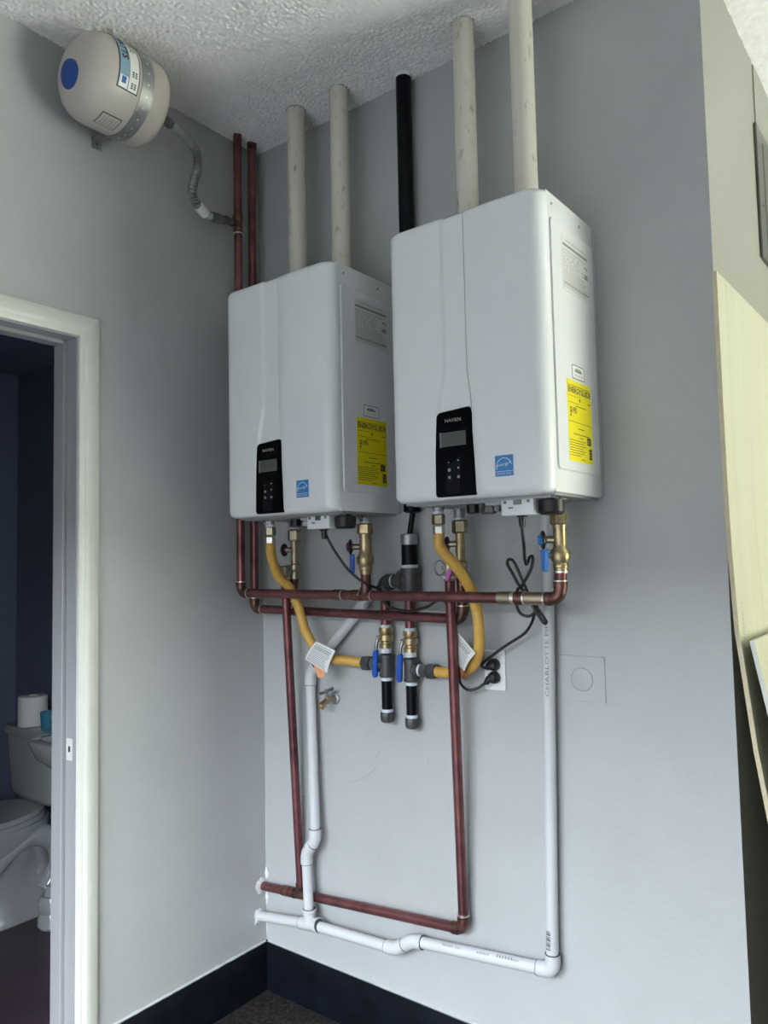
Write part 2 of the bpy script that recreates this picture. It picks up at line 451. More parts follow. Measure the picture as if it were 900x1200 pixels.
loft([(.715, -.06, .122, .230, .33), (.72, -.06, .126, .234, .33), (.745, -.06, .126, .234, .33), (.755, -.06, .118, .226, .33)]).out('tank_lid', 'china', t, ang=40)
MB().ball((TX+.13, -.50, .045), .014, (1, 1, .9)).out('bolt_cap', 'china', t)
tr = MB().lathe((-1.36, -.115, .755), (0, 0, 1), [(0, .057), (.002, .061), (.128, .061), (.13, .057), (.13, .020), (.08, .019)], 28).out('tissue_roll', 'paper', ang=40)
tag(tr, 'roll of toilet paper standing on the toilet tank lid', 'tissue roll')
cu = thing('blue_cup', (-1.215, -.12, .755), 'small blue cup on the toilet tank lid beside the tissue roll', 'cup')
MB().lathe((-1.215, -.12, .755), (0, 0, 1), [(0, .028), (.004, .031), (.075, .036), (.075, .033), (.008, .028)], 20).out('body', 'teal', cu)
MB().tube(spline([(-1.182, -.13, .815), (-1.163, -.135, .812), (-1.159, -.135, .79), (-1.180, -.13, .778)], 5), .004, 8).out('handle', 'teal', cu)
sk = thing('wall_sink', (-.62, -.1, .7), 'small wall-hung sink in the dark bathroom, half hidden by the door jamb', 'sink')
b = MB(); sec = []
for z, in_ in ((.66, .11), (.69, .06), (.73, .02), (.785, .0), (.80, .0), (.803, .005)):
    sec.append([b.bm.verts.new((x, y, z)) for x, y in rounded(-.89+in_, -.40+in_, -.43-in_, .07, .05)])
for z, in_ in ((.803, .03), (.76, .06), (.71, .12)):
    sec.append([b.bm.verts.new((x, y, z)) for x, y in rounded(-.89+in_, -.40+in_, -.43-in_, .0-in_, .05)])
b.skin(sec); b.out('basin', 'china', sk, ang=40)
fb = MB(); fb.cyl((-.66, .03, .80), (-.66, .03, .86), .016); fb.tube(spline([(-.66, .03, .86), (-.66, -.01, .885), (-.66, -.09, .875), (-.66, -.11, .845)], 5), .010)
fb.out('faucet', 'steel', sk)
br = thing('toilet_brush', (-1.05, -.19, 0), 'white toilet brush in a rounded holder on the bathroom floor beside the toilet', 'brush')
MB().lathe((-1.05, -.19, 0), (0, 0, 1), [(0, .052), (.01, .058), (.045, .055), (.06, .048), (.075, .054), (.105, .056), (.125, .045), (.125, .03)], 22).out('holder', 'china', br)
MB().lathe((-1.05, -.19, .10), (0, 0, 1), [(0, .03), (.03, .034), (.06, .026), (.065, .010), (.32, .008), (.335, .011), (.35, .004)], 16).out('handle', 'china', br)

# ------------------------------------------------------------------ water heaters
HX0, HX1, HZ0, HZ1, HF = .817, 1.262, 1.597, 2.309, -.322
def make_heater():
    t = thing('water_heater', ((HX0+HX1)/2, 0, HZ0), 'white wall-hung tankless water heater on the right, nearer the outside corner', 'water heater', 'wall-hung water heaters')
    MB().box((HX0+.001, -.016, HZ0+.004), (HX1-.001, -.0005, HZ1-.003), .002, 1).out('back_plate', 'hgrey', t)
    # casing: open-bottomed shell seen as a box with softened upright edges
    MB().box((HX0+.0015, -.287, HZ0+.002), (HX1-.0015, -.016, HZ1-.001), .004, 2).out('casing', 'heater', t)
    # front cover with a recessed centre band that flares towards the control panel
    def sm(t_): t_ = max(0, min(1, t_)); return t_*t_*(3-2*t_)
    def xl(z): return .985-.021*sm((1.93-z)/.12)
    def xr(z): return 1.055+.010*sm((1.93-z)/.12)
    b = MB(); rows = []
    zs = []
    RT = .018
    for k in range(6):
        a = math.pi/2*k/5; zs.append((HZ0+RT*(1-math.sin(a)), RT*(1-math.cos(a)) if False else RT*(1-math.sin(math.pi/2-a))))
    zs = [(HZ0+RT*(1-math.cos(math.pi/2*k/5)), RT*(1-math.sin(math.pi/2*k/5))) for k in range(6)]
    mid = [HZ0+RT+(HZ1-HZ0-2*RT)*k/36 for k in range(1, 36)]
    allz = zs+[(z, 0) for z in mid]+[(HZ1-(z-HZ0), i) for z, i in zs[::-1]]
    RC = .036; KC = 8
    for z, ins in allz:
        ys, xa, xb, yf = -.284, HX0+ins, HX1-ins, HF+ins
        pts = [(xa, ys)]
        for k in range(KC+1):
            a = math.pi+math.pi/2*k/KC; pts.append((xa+RC+RC*math.cos(a), yf+RC+RC*math.sin(a)))
        L, R_ = xl(z), xr(z); d = .0075
        left_start, right_end = xa+RC, xb-RC
        for k in (1, 2, 3): pts.append((left_start+(L-.004-left_start)*k/3, yf))
        for dx, dd in ((-.0030, 0), (-.001, .04), (.0015, .22), (.0050, .66), (.0078, .90), (.0105, 1)): pts.append((L+dx, yf+d*dd))
        for k in (1, 2): pts.append((L+.0105+(R_-.0045-L-.0105)*k/2, yf+d*(1-.55*k/2)))
        for dx, dd in ((-.0026, .5), (-.0020, 1.35), (.0004, 1.35), (.0008, .12), (.0026, 0)): pts.append((R_+dx, yf+d*dd))
        for k in (1, 2, 3, 4): pts.append((R_+.0026+(right_end-R_-.0026)*k/4, yf-.0015*math.sin(math.pi*k/4)))
        for k in range(1, KC+1):
            a = 1.5*math.pi+math.pi/2*k/KC; pts.append((xb-RC+RC*math.cos(a), yf+RC+RC*math.sin(a)))
        pts.append((xb, ys))
        rows.append([b.bm.verts.new((x, y, z)) for x, y in pts])
    for r0, r1 in zip(rows, rows[1:]):
        for i in range(len(r0)-1): b.bm.faces.new((r0[i], r0[i+1], r1[i+1], r1[i]))
    n = len(rows[0])
    for rw, z in ((rows[0], 0), (rows[-1], 0)):       # close top and bottom as strips
        i, j = 0, n-1
        while j-i > 2:
            b.bm.faces.new((rw[i], rw[i+1], rw[j-1], rw[j])); i += 1; j -= 1
        if j-i == 2: b.bm.faces.new((rw[i], rw[i+1], rw[j]))
    b.out('front_cover', 'heater', t, ang=30)
    # embossed side panel
    sp = MB().prism(round_poly([(.276, HZ0+.055), (.030, HZ0+.055), (.030, HZ1-.062), (.276, HZ1-.062)], .016), (HX1-.0016, 0, 0), (0, -1, 0), (0, 0, 1), (1, 0, 0), .0042, .0028).out('side_panel', 'heater', t, ang=20)
    for y, z in ((-.26, HZ1-.028), (-.10, HZ1-.030)): MB().lathe((HX1-.002, y, z), (1, 0, 0), [(0, .004), (.0018, .004), (.003, .002)], 12).out('side_screw', 'steel', t)
    X = HX1+.0026
    def side(name, y0, y1, z0, z1, mt, r=.002): return MB().prism(rounded(y0, z0, y1, z1, r), (X, 0, 0), (0, -1, 0), (0, 0, 1), (1, 0, 0), .0006).out(name, mt, t)
    F = X+.0009
    SU, SV = (0, 1, 0), (0, 0, 1)
    def bar(b_, y0, y1, z0, z1, xx=None): # y given as distance from the wall (front is larger)
        xx = xx or F
        b_.quad([(xx, -y0, z0), (xx, -y1, z0), (xx, -y1, z1), (xx, -y0, z1)])
    # rating label with lines of fine print
    rl = side('rating_label', .062, .218, 2.088, 2.222, 'ratl')
    b = MB(); b2 = MB()
    text_geo(b, 'NAVIEN TANKLESS WATER HEATER', .006, (F, -.195, 2.209), SU, SV, .112)
    bar(b, .214, .068, 2.196, 2.203)
    z = 2.190
    rnd = random.Random(3)
    while z > 2.094:
        if 2.14 < z < 2.19:
            y = .214
            while y > .118:
                L = rnd.uniform(.006, .028); bar(b2, y, max(.116, y-L), z-.0022, z); y -= L+rnd.uniform(.003, .008)
            if rnd.random() < .5: bar(b2, .108, .088, z-.0022, z)
        else: bar(b2, .214, .066+rnd.uniform(0, .03), z-.0022, z)
        z -= .0046
    bar(b, .086, .078, 2.172, 2.178); bar(b, .074, .068, 2.172, 2.178); bar(b, .088, .068, 2.146, 2.158); bar(b, .214, .066, 2.104, 2.108)
    b.out('lettering', 'inkg', rl); b2.out('fine_print', 'inkl', rl)
    # certification label
    cl = side('certification_label', .114, .186, 1.877, 1.913, 'white', .005)
    b = MB(); o_, i_ = rounded(.115, 1.878, .185, 1.912, .0045), rounded(.1168, 1.8798, .1832, 1.9102, .003)
    A = [b.bm.verts.new((F, -y, z)) for y, z in o_]; B = [b.bm.verts.new((F, -y, z)) for y, z in i_]
    b.skin([A, B], caps=False)
    for z0, z1, y0, y1 in ((1.899, 1.9015, .17, .13), (1.8955, 1.898, .17, .128), (1.903, 1.9045, .165, .135)): bar(b, y0, y1, z0, z1)
    text_geo(b, 'P I N T X', .0065, (F, -.170, 1.884), SU, SV, .044)
    b.out('lettering', 'ink', cl)
    # yellow energy label
    yl = side('energy_label', .077, .217, 1.677, 1.872, 'yellow')
    b = MB()
    text_geo(b, 'ENERGYGUIDE', .014, (F, -.2135, 1.842), SU, SV, .133, .025)
    b.bm.faces.new([b.bm.verts.new(V((F, y, z))) for y, z in ((-.152, 1.830), (-.142, 1.830), (-.147, 1.822))])
    bar(b, .1478, .1462, 1.828, 1.842)
    text_geo(b, '$195', .014, (F, -.206, 1.793), SU, SV, .038, .02)
    b.bm.faces.new([b.bm.verts.new(V((F, y, z))) for y, z in ((-.207, 1.789), (-.198, 1.789), (-.2025, 1.781))])
    for z, y0, y1, h in ((1.860, .214, .085, .0014), (1.834, .214, .16, .001), (1.818, .214, .15, .001), (1.812, .175, .11, .0018), (1.772, .214, .08, .0011), (1.758, .165, .125, .0018), (1.744, .19, .095, .0018), (1.736, .155, .135, .0018),
                         (1.728, .214, .12, .0014), (1.722, .214, .128, .0014), (1.716, .214, .118, .0014), (1.710, .214, .135, .0014), (1.704, .214, .122, .0014), (1.698, .214, .13, .0014), (1.692, .214, .15, .0014), (1.684, .15, .125, .0016), (1.826, .10, .083, .002)):
        bar(b, y0, y1, z-h, z)
    bar(b, .110, .088, 1.722, 1.741)
    bar(b, .100, .083, 1.688, 1.714)
    b.out('lettering', 'ink', yl)
    b = MB(); text_geo(b, 'E', .010, (F+.0004, -.1035, 1.7265), SU, SV); bar(b, .097, .086, 1.706, 1.7075, F+.0004); bar(b, .097, .086, 1.699, 1.7005, F+.0004); bar(b, .097, .086, 1.693, 1.6945, F+.0004)
    b.out('lettering', 'yellow', yl)
    # control panel on the front
    U, N = (1, 0, 0), (0, -1, 0)
    cp = MB().prism(round_poly([(.958, HZ0+.006), (1.073, HZ0+.006), (1.070, 1.70), (1.0615, 1.8185), (.9655, 1.812), (.959, 1.72)], [.010, .004, .05, .008, .012, .05], 6), (0, HF+.009, 0), U, SV, N, .0115, .0016).out('control_panel', 'pblack', t, ang=40)
    yq = HF-.0027
    MB().prism(rounded(.978, 1.726, 1.049, 1.761, .001), (0, HF-.0024, 0), U, SV, N, .0012).out('display', 'lcd', cp)
    MB().prism(rounded(.9745, 1.725, .9785, 1.762, .0005), (0, HF-.0024, 0), U, SV, N, .0016).out('display_rim', 'lcdrim', cp)
    b = MB(); text_geo(b, 'NAVIEN', .0085, (.990, yq, 1.786), U, SV, .046); b.out('lettering', 'prtgrey', cp)
    st = MB().prism(round_poly([(.988, HZ0+.014), (1.028, HZ0+.014), (1.033, 1.70), (.994, 1.678)], .004), (0, HF-.0024, 0), U, SV, N, .0008).out('button_strip', 'pgrey', cp)
    for x, z, r, mt in ((1.026, 1.690, .0016, 'white'), (1.026, 1.672, .0018, 'white'), (1.000, 1.668, .004, 'prtgrey'), (1.0, 1.650, .0035, 'prtgrey'), (1.026, 1.650, .0035, 'prtgrey')):
        MB().lathe((x, HF-.003, z), N, [(0, r), (.0012, r)], 14).out('button', mt, cp)
    b = MB(); text_geo(b, 'M', .004, (.996, yq, 1.685), U, SV); b.out('lettering', 'prtgrey', cp)
    # blue efficiency sticker
    es = MB().prism(rounded(1.126, 1.641, 1.173, 1.690, .001), (0, HF+.0014, 0), U, SV, N, .0035).out('efficiency_sticker', 'estar', t)
    ye = HF-.0026
    b = MB()
    def arc(b_, cx, cz, r0, r1, a0, a1, n=20):
        pr = None
        for i in range(n+1):
            a = math.radians(a0+(a1-a0)*i/n)
            q = (b_.bm.verts.new((cx+r0*math.cos(a), ye, cz+r0*math.sin(a))), b_.bm.verts.new((cx+r1*math.cos(a), ye, cz+r1*math.sin(a))))
            if pr: b_.bm.faces.new((pr[0], pr[1], q[1], q[0]))
            pr = q
    arc(b, 1.1495, 1.664, .0186, .0202, 8, 200)
    text_geo(b, 'energy', .0075, (1.131, ye, 1.6635), (1, 0, .12), SV, .031)
    pts = []
    for i in range(10):
        a = math.radians(90+36*i); r = .0035 if i % 2 == 0 else .0014; pts.append(b.bm.verts.new((1.1655+r*math.cos(a), ye, 1.6735+r*math.sin(a))))
    b.bm.faces.new(pts)
    b.quad([(1.127, ye, 1.6515), (1.172, ye, 1.6515), (1.172, ye, 1.6527), (1.127, ye, 1.6527)])
    text_geo(b, 'ENERGY STAR', .0042, (1.130, ye, 1.6445), U, SV, .038)
    b.out('lettering', 'white', es)
    # underside and what hangs from it
    MB().box((HX0+.012, -.272, HZ0-.004), (HX1-.012, -.018, HZ0+.004), .001, 1).out('bottom_plate', 'under', t)
    jb = MB().box((1.100, -.255, 1.553), (1.186, -.192, HZ0-.002), .003, 2).out('junction_box', 'heater', t)
    b = MB()
    for x in (1.112, 1.143, 1.174): b.lathe((x, -.256, 1.585), (0, -1, 0), [(0, .004), (.002, .004), (.003, .002)], 10)
    b.box((1.120, -.2562, 1.569), (1.132, -.2548, 1.573)).box((1.135, -.259, 1.578), (1.155, -.254, 1.594), .001, 1)
    b.out('box_screw', 'dsteel', jb)
    MB().lathe((1.140, -.225, 1.554), (0, 0, -1), [(0, .014), (.004, .014), (.005, .009), (.022, .008), (.03, .006)], 16).out('cord_grip', 'rubber', jb)
    MB().lathe((1.214, -.215, HZ0-.003), (0, 0, -1), [(0, .020), (.006, .020), (.008, .031), (.036, .031), (.042, .026), (.043, .014)], 20).out('filter_cap', 'rubber', t)
    MB().lathe((.965, -.16, HZ0-.003), (0, 0, -1), [(0, .017), (.022, .017), (.024, .013)], 8).out('port_plug', 'rubber', t)
    MB().lathe((1.012, -.16, HZ0-.003), (0, 0, -1), [(0, .017), (.012, .017), (.013, .021), (.024, .021), (.028, .016)], 6).out('port_plug', 'dsteel', t)
    MB().box((1.036, -.175, HZ0-.026), (1.050, -.145, HZ0-.002), .001, 1).out('drain_bracket', 'dsteel', t)
    b = MB()
    for y in (-.262, -.236): b.box((HX0+.03, y, HZ0-.007), (HX1-.03, y+.006, HZ0-.003))
    b.out('bottom_rail', 'steel', t)
    for x, y in ((.882, -.2), (.866, -.068), (1.197, -.138)):
        MB().lathe((x, y, HZ0-.002), (0, 0, -1), [(0, .022), (.004, .022), (.006, .0165), (.014, .0165)], 18).out('port_collar', 'steel', t)
    MB().box((1.03, -.21, HZ0-.012), (1.075, -.15, HZ0-.003), .001, 1).out('hanging_label', 'hgrey', t)
    return t
heater = make_heater()
DX, DZ = -.643, -.006
h2 = copy_tree(heater); h2.location = heater.location+V((DX, 0, DZ))
h2['label'] = 'white wall-hung tankless water heater on the left, next to the left wall'

# ------------------------------------------------------------------ vent pipes
def vent(x, y, zb, label, mt='vent', r=.0302, streak=False):
    t = thing('vent_pipe', (x, y, zb), label, 'pipe', 'white vent pipes above the water heaters')
    MB().lathe((x, y, zb), (0, 0, 1), [(0, r), (CH-zb, r)], 28).out('pipe', mt, t)
    b = MB(); n = 40; A, B = [], []
    for i in range(n):
        a = 2*math.pi*i/n; rr = r+.0035+.0035*noise.noise(V((math.cos(a)*4, math.sin(a)*4, x*7)))
        A.append(b.bm.verts.new((x+(r-.001)*math.cos(a), y+(r-.001)*math.sin(a), CH-.008))); B.append(b.bm.verts.new((x+rr*math.cos(a), y+rr*math.sin(a), CH-.0045)))
    b.skin([A, B], caps=False); b.out('ceiling_gap', 'prtgrey', t)
    if streak:      # old brown print and run mark down the left of the pipe
        b = MB(); pr = None; N = 40
        for i in range(N+1):
            z = CH-.02-.40*i/N; hw = math.radians(2.6*(1-i/N*.6)*(.8+.5*noise.noise(V((z*40, 1, 2))))); a = math.radians(-124+2*noise.noise(V((z*9, 5, 2))))
            q = [b.bm.verts.new((x+(r+.0003)*math.cos(a+e), y+(r+.0003)*math.sin(a+e), z)) for e in (-hw, hw)]
            if pr and (i < 9 or noise.noise(V((i*.9, 3, 7))) > -.12): b.bm.faces.new((pr[0], pr[1], q[1], q[0]))
            pr = q
        b.out('pipe_print', 'copperd', t)
    b = MB(); b.lathe((x, y, zb-.004), (0, 0, 1), [(0, r+.006), (.018, r+.006), (.02, r+.002)], 28).out('collar', 'rubber', t)
LT, RT_ = HZ1+DZ, HZ1
vent(.302, -.113, LT,  'weathered white vent pipe above the left water heater, the one nearer the corner')
vent(.483, -.106, LT, 'weathered white vent pipe above the left water heater, the one farther from the corner', streak=True)
vent(.950, -.115, RT_, 'pale vent pipe above the right water heater, next to the black pipe')
vent(1.143, -.147, RT_, 'speckled pale vent pipe above the right water heater, rightmost of all the pipes')

# ------------------------------------------------------------------ black gas line behind and between the heaters
g = thing('gas_line', (.685, -.03, 1.6), 'black iron gas pipe with two valved drop legs between the water heaters', 'gas pipe')
GY = -.034
pipe('riser', (.685, GY, 1.605), (.685, GY, CH-.001), .0242, 'iron', g, 24)
b = MB(); b.lathe((.685, GY, CH-.014), (0, 0, 1), [(0, .0246), (.005, .0265), (.011, .028)], 24).out('ceiling_seal', 'ceil', g)
MB().lathe((.680, GY, 1.592), (0, 0, 1), [(0, .020), (.004, .027), (.03, .027), (.034, .024)], 20).out('reducer', 'iron', g)
pipe('nipple', (.682, GY, 1.595), (.668, GY, 1.527), .0085, 'iron', g)
MB().lathe((.666, GY, 1.497), (0, 0, 1), [(0, .0245), (.003, .026), (.030, .026), (.033, .022)], 20).out('coupling', 'steel', g)
pipe('pipe', (.666, GY, 1.435), (.666, GY, 1.50), .0245, 'iron', g, 22)
pipe('thread_tape', (.666, GY, 1.428), (.666, GY, 1.437), .0255, 'tape', g)
tee((.668, GY, 1.392), (0, 0, 1), (0, 0, -1), (-1, 0, 0), .0245, 'mall', g, leg=.036, hub=1.28)
pipe('nipple', (.635, GY, 1.391), (.598, GY, 1.389), .018, 'mall', g)
pipe('thread_tape', (.606, GY, 1.389), (.599, GY, 1.389), .0205, 'tape', g)
elbow((.568, GY, 1.388), (1, 0, 0), (0, 0, -1), .0200, 'mall', g, leg=.034, R=.022)
for k, (x, zt, zd) in enumerate(((.5705, 1.36, 0), (.662, 1.36, -.007))):
    pipe('nipple', (x, GY, 1.25), (x, GY, zt), .0150, 'copper', g)
    pipe('thread_tape', (x, GY, 1.246+zd), (x, GY, 1.257+zd), .0172, 'tape', g)
    va = MB(); z0 = 1.186+zd
    va.lathe((x, GY, z0), (0, 0, 1), [(0, .0195), (.012, .0195), (.014, .0165), (.020, .0165), (.024, .023), (.040, .023), (.044, .0175), (.050, .0215), (.062, .0215)], 18)
    va = va.out('ball_valve', 'brass', g)
    lv = MB(); lx = x-.023
    lv.cyl((x-.016, GY-.004, z0+.030), (x-.031, GY-.004, z0+.030), .0075)
    lv.out('valve_stem', 'solder', va)
    MB().tube(spline([(lx-.002, GY-.004, z0+.030), (lx-.006, GY-.010, z0+.012), (lx-.004, GY-.016, z0-.008)], 5), .005, 8).out('lever_arm', 'dsteel', va)
    MB().prism(rounded(-.0085, -.088, .0085, -.004, .0075), (lx-.004, GY-.012, z0-.0), (1, 0, 0), (0, .08, 1), (0, -1, 0), .009, .003).out('lever', 'blue', va)
    pipe('thread_tape', (x, GY, 1.172+zd), (x, GY, 1.187+zd), .0178, 'tape', g)
    zt2, zb2 = 1.166+zd, 1.102+zd; zc = 1.134+(-.006 if k else 0)
    b = MB(); b.cyl((x, GY, zb2), (x, GY, zt2), .0205)
    b.lathe((x, GY, zb2-.003), (0, 0, 1), [(0, .020), (.003, .0228), (.010, .0228)]).lathe((x, GY, zt2-.008), (0, 0, 1), [(0, .0228), (.008, .0228), (.010, .020)])
    sd = 1 if k else -1
    b.cyl((x, GY, zc), (x+sd*.030, GY, zc), .0195).lathe((x+sd*.022, GY, zc), (sd, 0, 0), [(0, .0225), (.008, .0225)])
    b.out('tee', 'mall', g)
    pipe('thread_tape', (x, GY, 1.089+zd), (x, GY, 1.101+zd), .0178, 'tape', g)
    pipe('drip_leg', (x, GY, .995), (x, GY, 1.092+zd), .0165, 'iron', g)
    pipe('thread_tape', (x, GY, .994-.008*k), (x, GY, 1.004-.008*k), .0178, 'tape', g)
    MB().lathe((x, GY, .995-.008*k), (0, 0, -1), [(0, .021), (.004, .0225), (.020, .0220), (.028, .0195), (.032, .012)], 10).out('cap', 'mall', g, ang=25)
    pipe('thread_tape', (x+sd*.030, GY, zc), (x+sd*.037, GY, zc), .0178, 'tape', g)

# ------------------------------------------------------------------ yellow gas hoses
def gas_hose(label, pts, z_top, end_dir, tg, tnum):
    x, y = pts[0][0], pts[0][1]
    t = thing('gas_hose', (x, y, z_top), label, 'gas hose', 'yellow gas hoses')
    pipe('nipple', (x, y, z_top-.050), (x, y, z_top), .0125, 'steel', t)
    pipe('thread_tape', (x, y, z_top-.024), (x, y, z_top-.017), .0145, 'tape', t)
    hexnut((x, y, z_top-.052), (x, y, z_top-.024), .018, 'dbrass', t)
    hexnut((x, y, z_top-.078), (x, y, z_top-.054), .017, 'solder', t)
    path = spline([(x, y, z_top-.074)]+list(pts[1:]), 16)
    MB().tube(path, lambda f, i: .0152+.0005*math.sin(i*1.9), 16).out('hose', 'yhose', t, ang=60)
    e = V(pts[-1])
    hexnut(e-V((end_dir*.004, 0, 0)), e+V((end_dir*.026, 0, 0)), .0235, 'mall', t)
    hexnut(e+V((end_dir*.028, 0, 0)), e+V((end_dir*.050, 0, 0)), .0195, 'dsteel', t)
    # printed tag wrapped round the hose
    a, b_, c, d = [V(q) for q in tg]
    n = (b_-a).cross(d-a).normalized()
    if n.y > 0: n = -n
    def P(u, v): return a*(1-u)*(1-v)+b_*u*(1-v)+c*u*v+d*(1-u)*v
    m = MB(); f_, k_ = [], []
    for j in range(9):
        for i in range(9):
            u, v = i/8, j/8; h = .010*math.sin(math.pi*v)*.6
            f_.append(m.bm.verts.new(P(u, v)+n*h)); k_.append(m.bm.verts.new(P(u, v)+n*(h-.0012)))
    for j in range(8):
        for i in range(8):
            q = [j*9+i, j*9+i+1, j*9+i+10, j*9+i+9]
            m.bm.faces.new([f_[z] for z in q]); m.bm.faces.new([k_[z] for z in q[::-1]])
    tg_o = m.out('warning_tag', 'tag', t, ang=60)
    m = MB(); rnd = random.Random(tnum)
    for r in range(12):
        v = .08+.075*r; thick = .042 if r in (1, 2) else .026
        u1 = .92-rnd.random()*.12
        for s0 in range(6):
            ua, ub = .07+(u1-.07)*s0/6, .07+(u1-.07)*(s0+1)/6
            m.quad([P(ua, v)+n*(.0062*math.sin(math.pi*v)+.0006), P(ub, v)+n*(.0062*math.sin(math.pi*v)+.0006), P(ub, v+thick)+n*(.0062*math.sin(math.pi*(v+thick))+.0006), P(ua, v+thick)+n*(.0062*math.sin(math.pi*(v+thick))+.0006)])
    m.out('fine_print', 'inkg', tg_o)
    m = MB(); q0 = P(.35, 1.0)-n*.003; q1 = P(.95, 1.0)-n*.003; dn = V((0, 0, -.035))
    A = [m.bm.verts.new(p) for p in (q0, q1, q1+dn*.55+V((-.012, -.004, 0)), q0+dn*1.15+V((.022, -.004, 0)))]
    B = [m.bm.verts.new(p.co+V((0, .0012, 0))) for p in A]
    m.skin([A, B]); m.out('tag_flap', 'orange', tg_o)
    return t
gas_hose('yellow gas hose with printed tag under the left water heater', [(.248, -.2, 1.58), (.245, -.197, 1.489), (.229, -.172, 1.454), (.222, -.139, 1.405), (.241, -.106, 1.366), (.270, -.100, 1.306), (.300, -.100, 1.231), (.345, -.095, 1.172), (.385, -.085, 1.150), (.42, -.062, 1.144), (.470, -.036, 1.137), (.484, -.034, 1.136)], 1.589, 1,
         [(.354, -.112, 1.203), (.430, -.108, 1.178), (.394, -.108, 1.108), (.305, -.112, 1.146)], 4)
gas_hose('yellow gas hose with printed tag under the right water heater, beside the wall outlet', [(.882, -.2, 1.58), (.884, -.196, 1.482), (.910, -.160, 1.430), (.922, -.118, 1.376), (.930, -.102, 1.325), (.936, -.098, 1.270), (.926, -.085, 1.205), (.894, -.065, 1.158), (.835, -.042, 1.132), (.765, -.034, 1.127), (.748, -.034, 1.128)], 1.595, -1,
         [(.843, -.066, 1.252), (.930, -.110, 1.198), (.885, -.096, 1.146), (.838, -.056, 1.162)], 11)

# ------------------------------------------------------------------ copper water lines
CR = .0145
c1 = thing('cold_water_pipe', (.04, -.138, 1.35), 'long copper water pipe at the corner, the upper of the two horizontal runs', 'copper pipe')
A1 = V((.040, -.138, 1.353)); E1 = V((1.194, -.138, 1.348))
def on1(x): return A1.lerp(E1, (x-A1.x)/(E1.x-A1.x))
pipe('riser', (.040, -.138, 1.39), (.042, -.138, CH-.003), CR, 'copper', c1)
elbow(A1, (0, 0, 1), (1, 0, 0), CR, 'copperd', c1)
pipe('solder_ring', A1+V((.036, 0, 0)), A1+V((.039, 0, 0)), CR*1.25, 'solder', c1)
pipe('solder_ring', A1+V((0, 0, .036)), A1+V((0, 0, .039)), CR*1.22, 'solder', c1)
pipe('run', on1(.07), on1(1.03), CR, 'copper', c1)
b = MB()
for x in (.475, .548): b.cyl(on1(x-.016), on1(x+.016), CR*1.14)
b.out('coupling', 'copperd', c1)
for x in (.490, .560, .602): pipe('solder_ring', on1(x), on1(x+.003), CR*1.2, 'solder', c1)
tee(on1(.580), (-1, 0, 0), (1, 0, 0), (0, 0, 1), CR, 'copperd', c1, leg=.024)
pipe('stub', on1(.580)+V((0, 0, .02)), (.580, -.138, 1.416), CR, 'copperd', c1)
MB().lathe((.0415, -.138, 2.595), (0, 0, 1), [(0, CR*1.2), (.012, CR*1.2), (.014, CR*1.1), (.05, CR*1.1), (.052, CR*1.2), (.066, CR*1.2)], 20).cyl((.0415, -.138, 2.628), (.0415, -.165, 2.628), CR*1.0).out('tee', 'copperd', c1)
pipe('solder_ring', (.0415, -.138, 2.592), (.0415, -.138, 2.596), CR*1.25, 'solder', c1)
# brass fittings at the right-hand end
pipe('coupling', on1(1.022), on1(1.058), CR*1.2, 'dbrass', c1)
pipe('solder_ring', on1(1.058), on1(1.070), CR*1.08, 'solder', c1)
pipe('coupling', on1(1.070), on1(1.094), CR*1.22, 'copperd', c1)
pipe('solder_ring', on1(1.094), on1(1.099), CR*1.28, 'solder', c1)
pipe('coupling', on1(1.099), on1(1.150), CR*1.15, 'dbrass', c1)
pipe('solder_ring', on1(1.150), on1(1.154), CR*1.25, 'solder', c1)
elbow(E1, (-1, 0, 0), (0, 0, 1), CR, 'copperd', c1, leg=.042, R=.03)
pipe('solder_ring', E1+V((0, 0, .043)), E1+V((0, 0, .046)), CR*1.25, 'solder', c1)
pipe('stub', E1+V((0, 0, .03)), (1.197, -.138, 1.416), CR, 'copper', c1)
pipe('solder_ring', (1.197, -.138, 1.412), (1.197, -.138, 1.417), CR*1.25, 'solder', c1)

c2 = thing('hot_water_pipe', (.033, -.068, 1.3), 'long copper water pipe nearest the corner, the lower of the two horizontal runs', 'copper pipe')
A2 = V((.030, -.068, 1.296)); E2 = V((.868, -.068, 1.284))
def on2(x): return A2.lerp(E2, (x-A2.x)/(E2.x-A2.x))
pipe('riser', (.030, -.068, 1.33), (.039, -.068, CH-.003), CR, 'copper', c2)
elbow(A2, (0, 0, 1), (1, 0, 0), CR, 'copperd', c2)
pipe('solder_ring', A2+V((.036, 0, 0)), A2+V((.039, 0, 0)), CR*1.25, 'solder', c2)
pipe('solder_ring', A2+V((0, 0, .036)), A2+V((0, 0, .039)), CR*1.22, 'solder', c2)
pipe('run', on2(.06), on2(.835), CR, 'copper', c2)
tee(on2(.213), (-1, 0, 0), (1, 0, 0), (0, 0, 1), CR, 'copperd', c2, leg=.03)
pipe('stub', on2(.213)+V((0, 0, .02)), (.222, -.068, 1.40), CR*.95, 'copperd', c2)
pipe('solder_ring', on2(.214)+V((0, 0, .030)), on2(.214)+V((0, 0, .034)), CR*1.3, 'solder', c2)
elbow(E2, (-1, 0, 0), (0, 0, 1), CR, 'copperd', c2, leg=.036, R=.026)
pipe('stub', E2+V((0, 0, .03)), (.866, -.068, 1.40), CR, 'copperd', c2)
pipe('solder_ring', E2+V((0, 0, .036)), E2+V((0, 0, .039)), CR*1.22, 'solder', c2)
b = MB()
for rx, ry in ((.042, -.138), (.039, -.068)):
    pass
MB().lathe((.039, -.068, CH-.03), (0, 0, 1), [(0, CR*1.02), (.010, .0165), (.020, .0158), (.028, .019)], 14).out('ceiling_seal', 'copperd', c2)

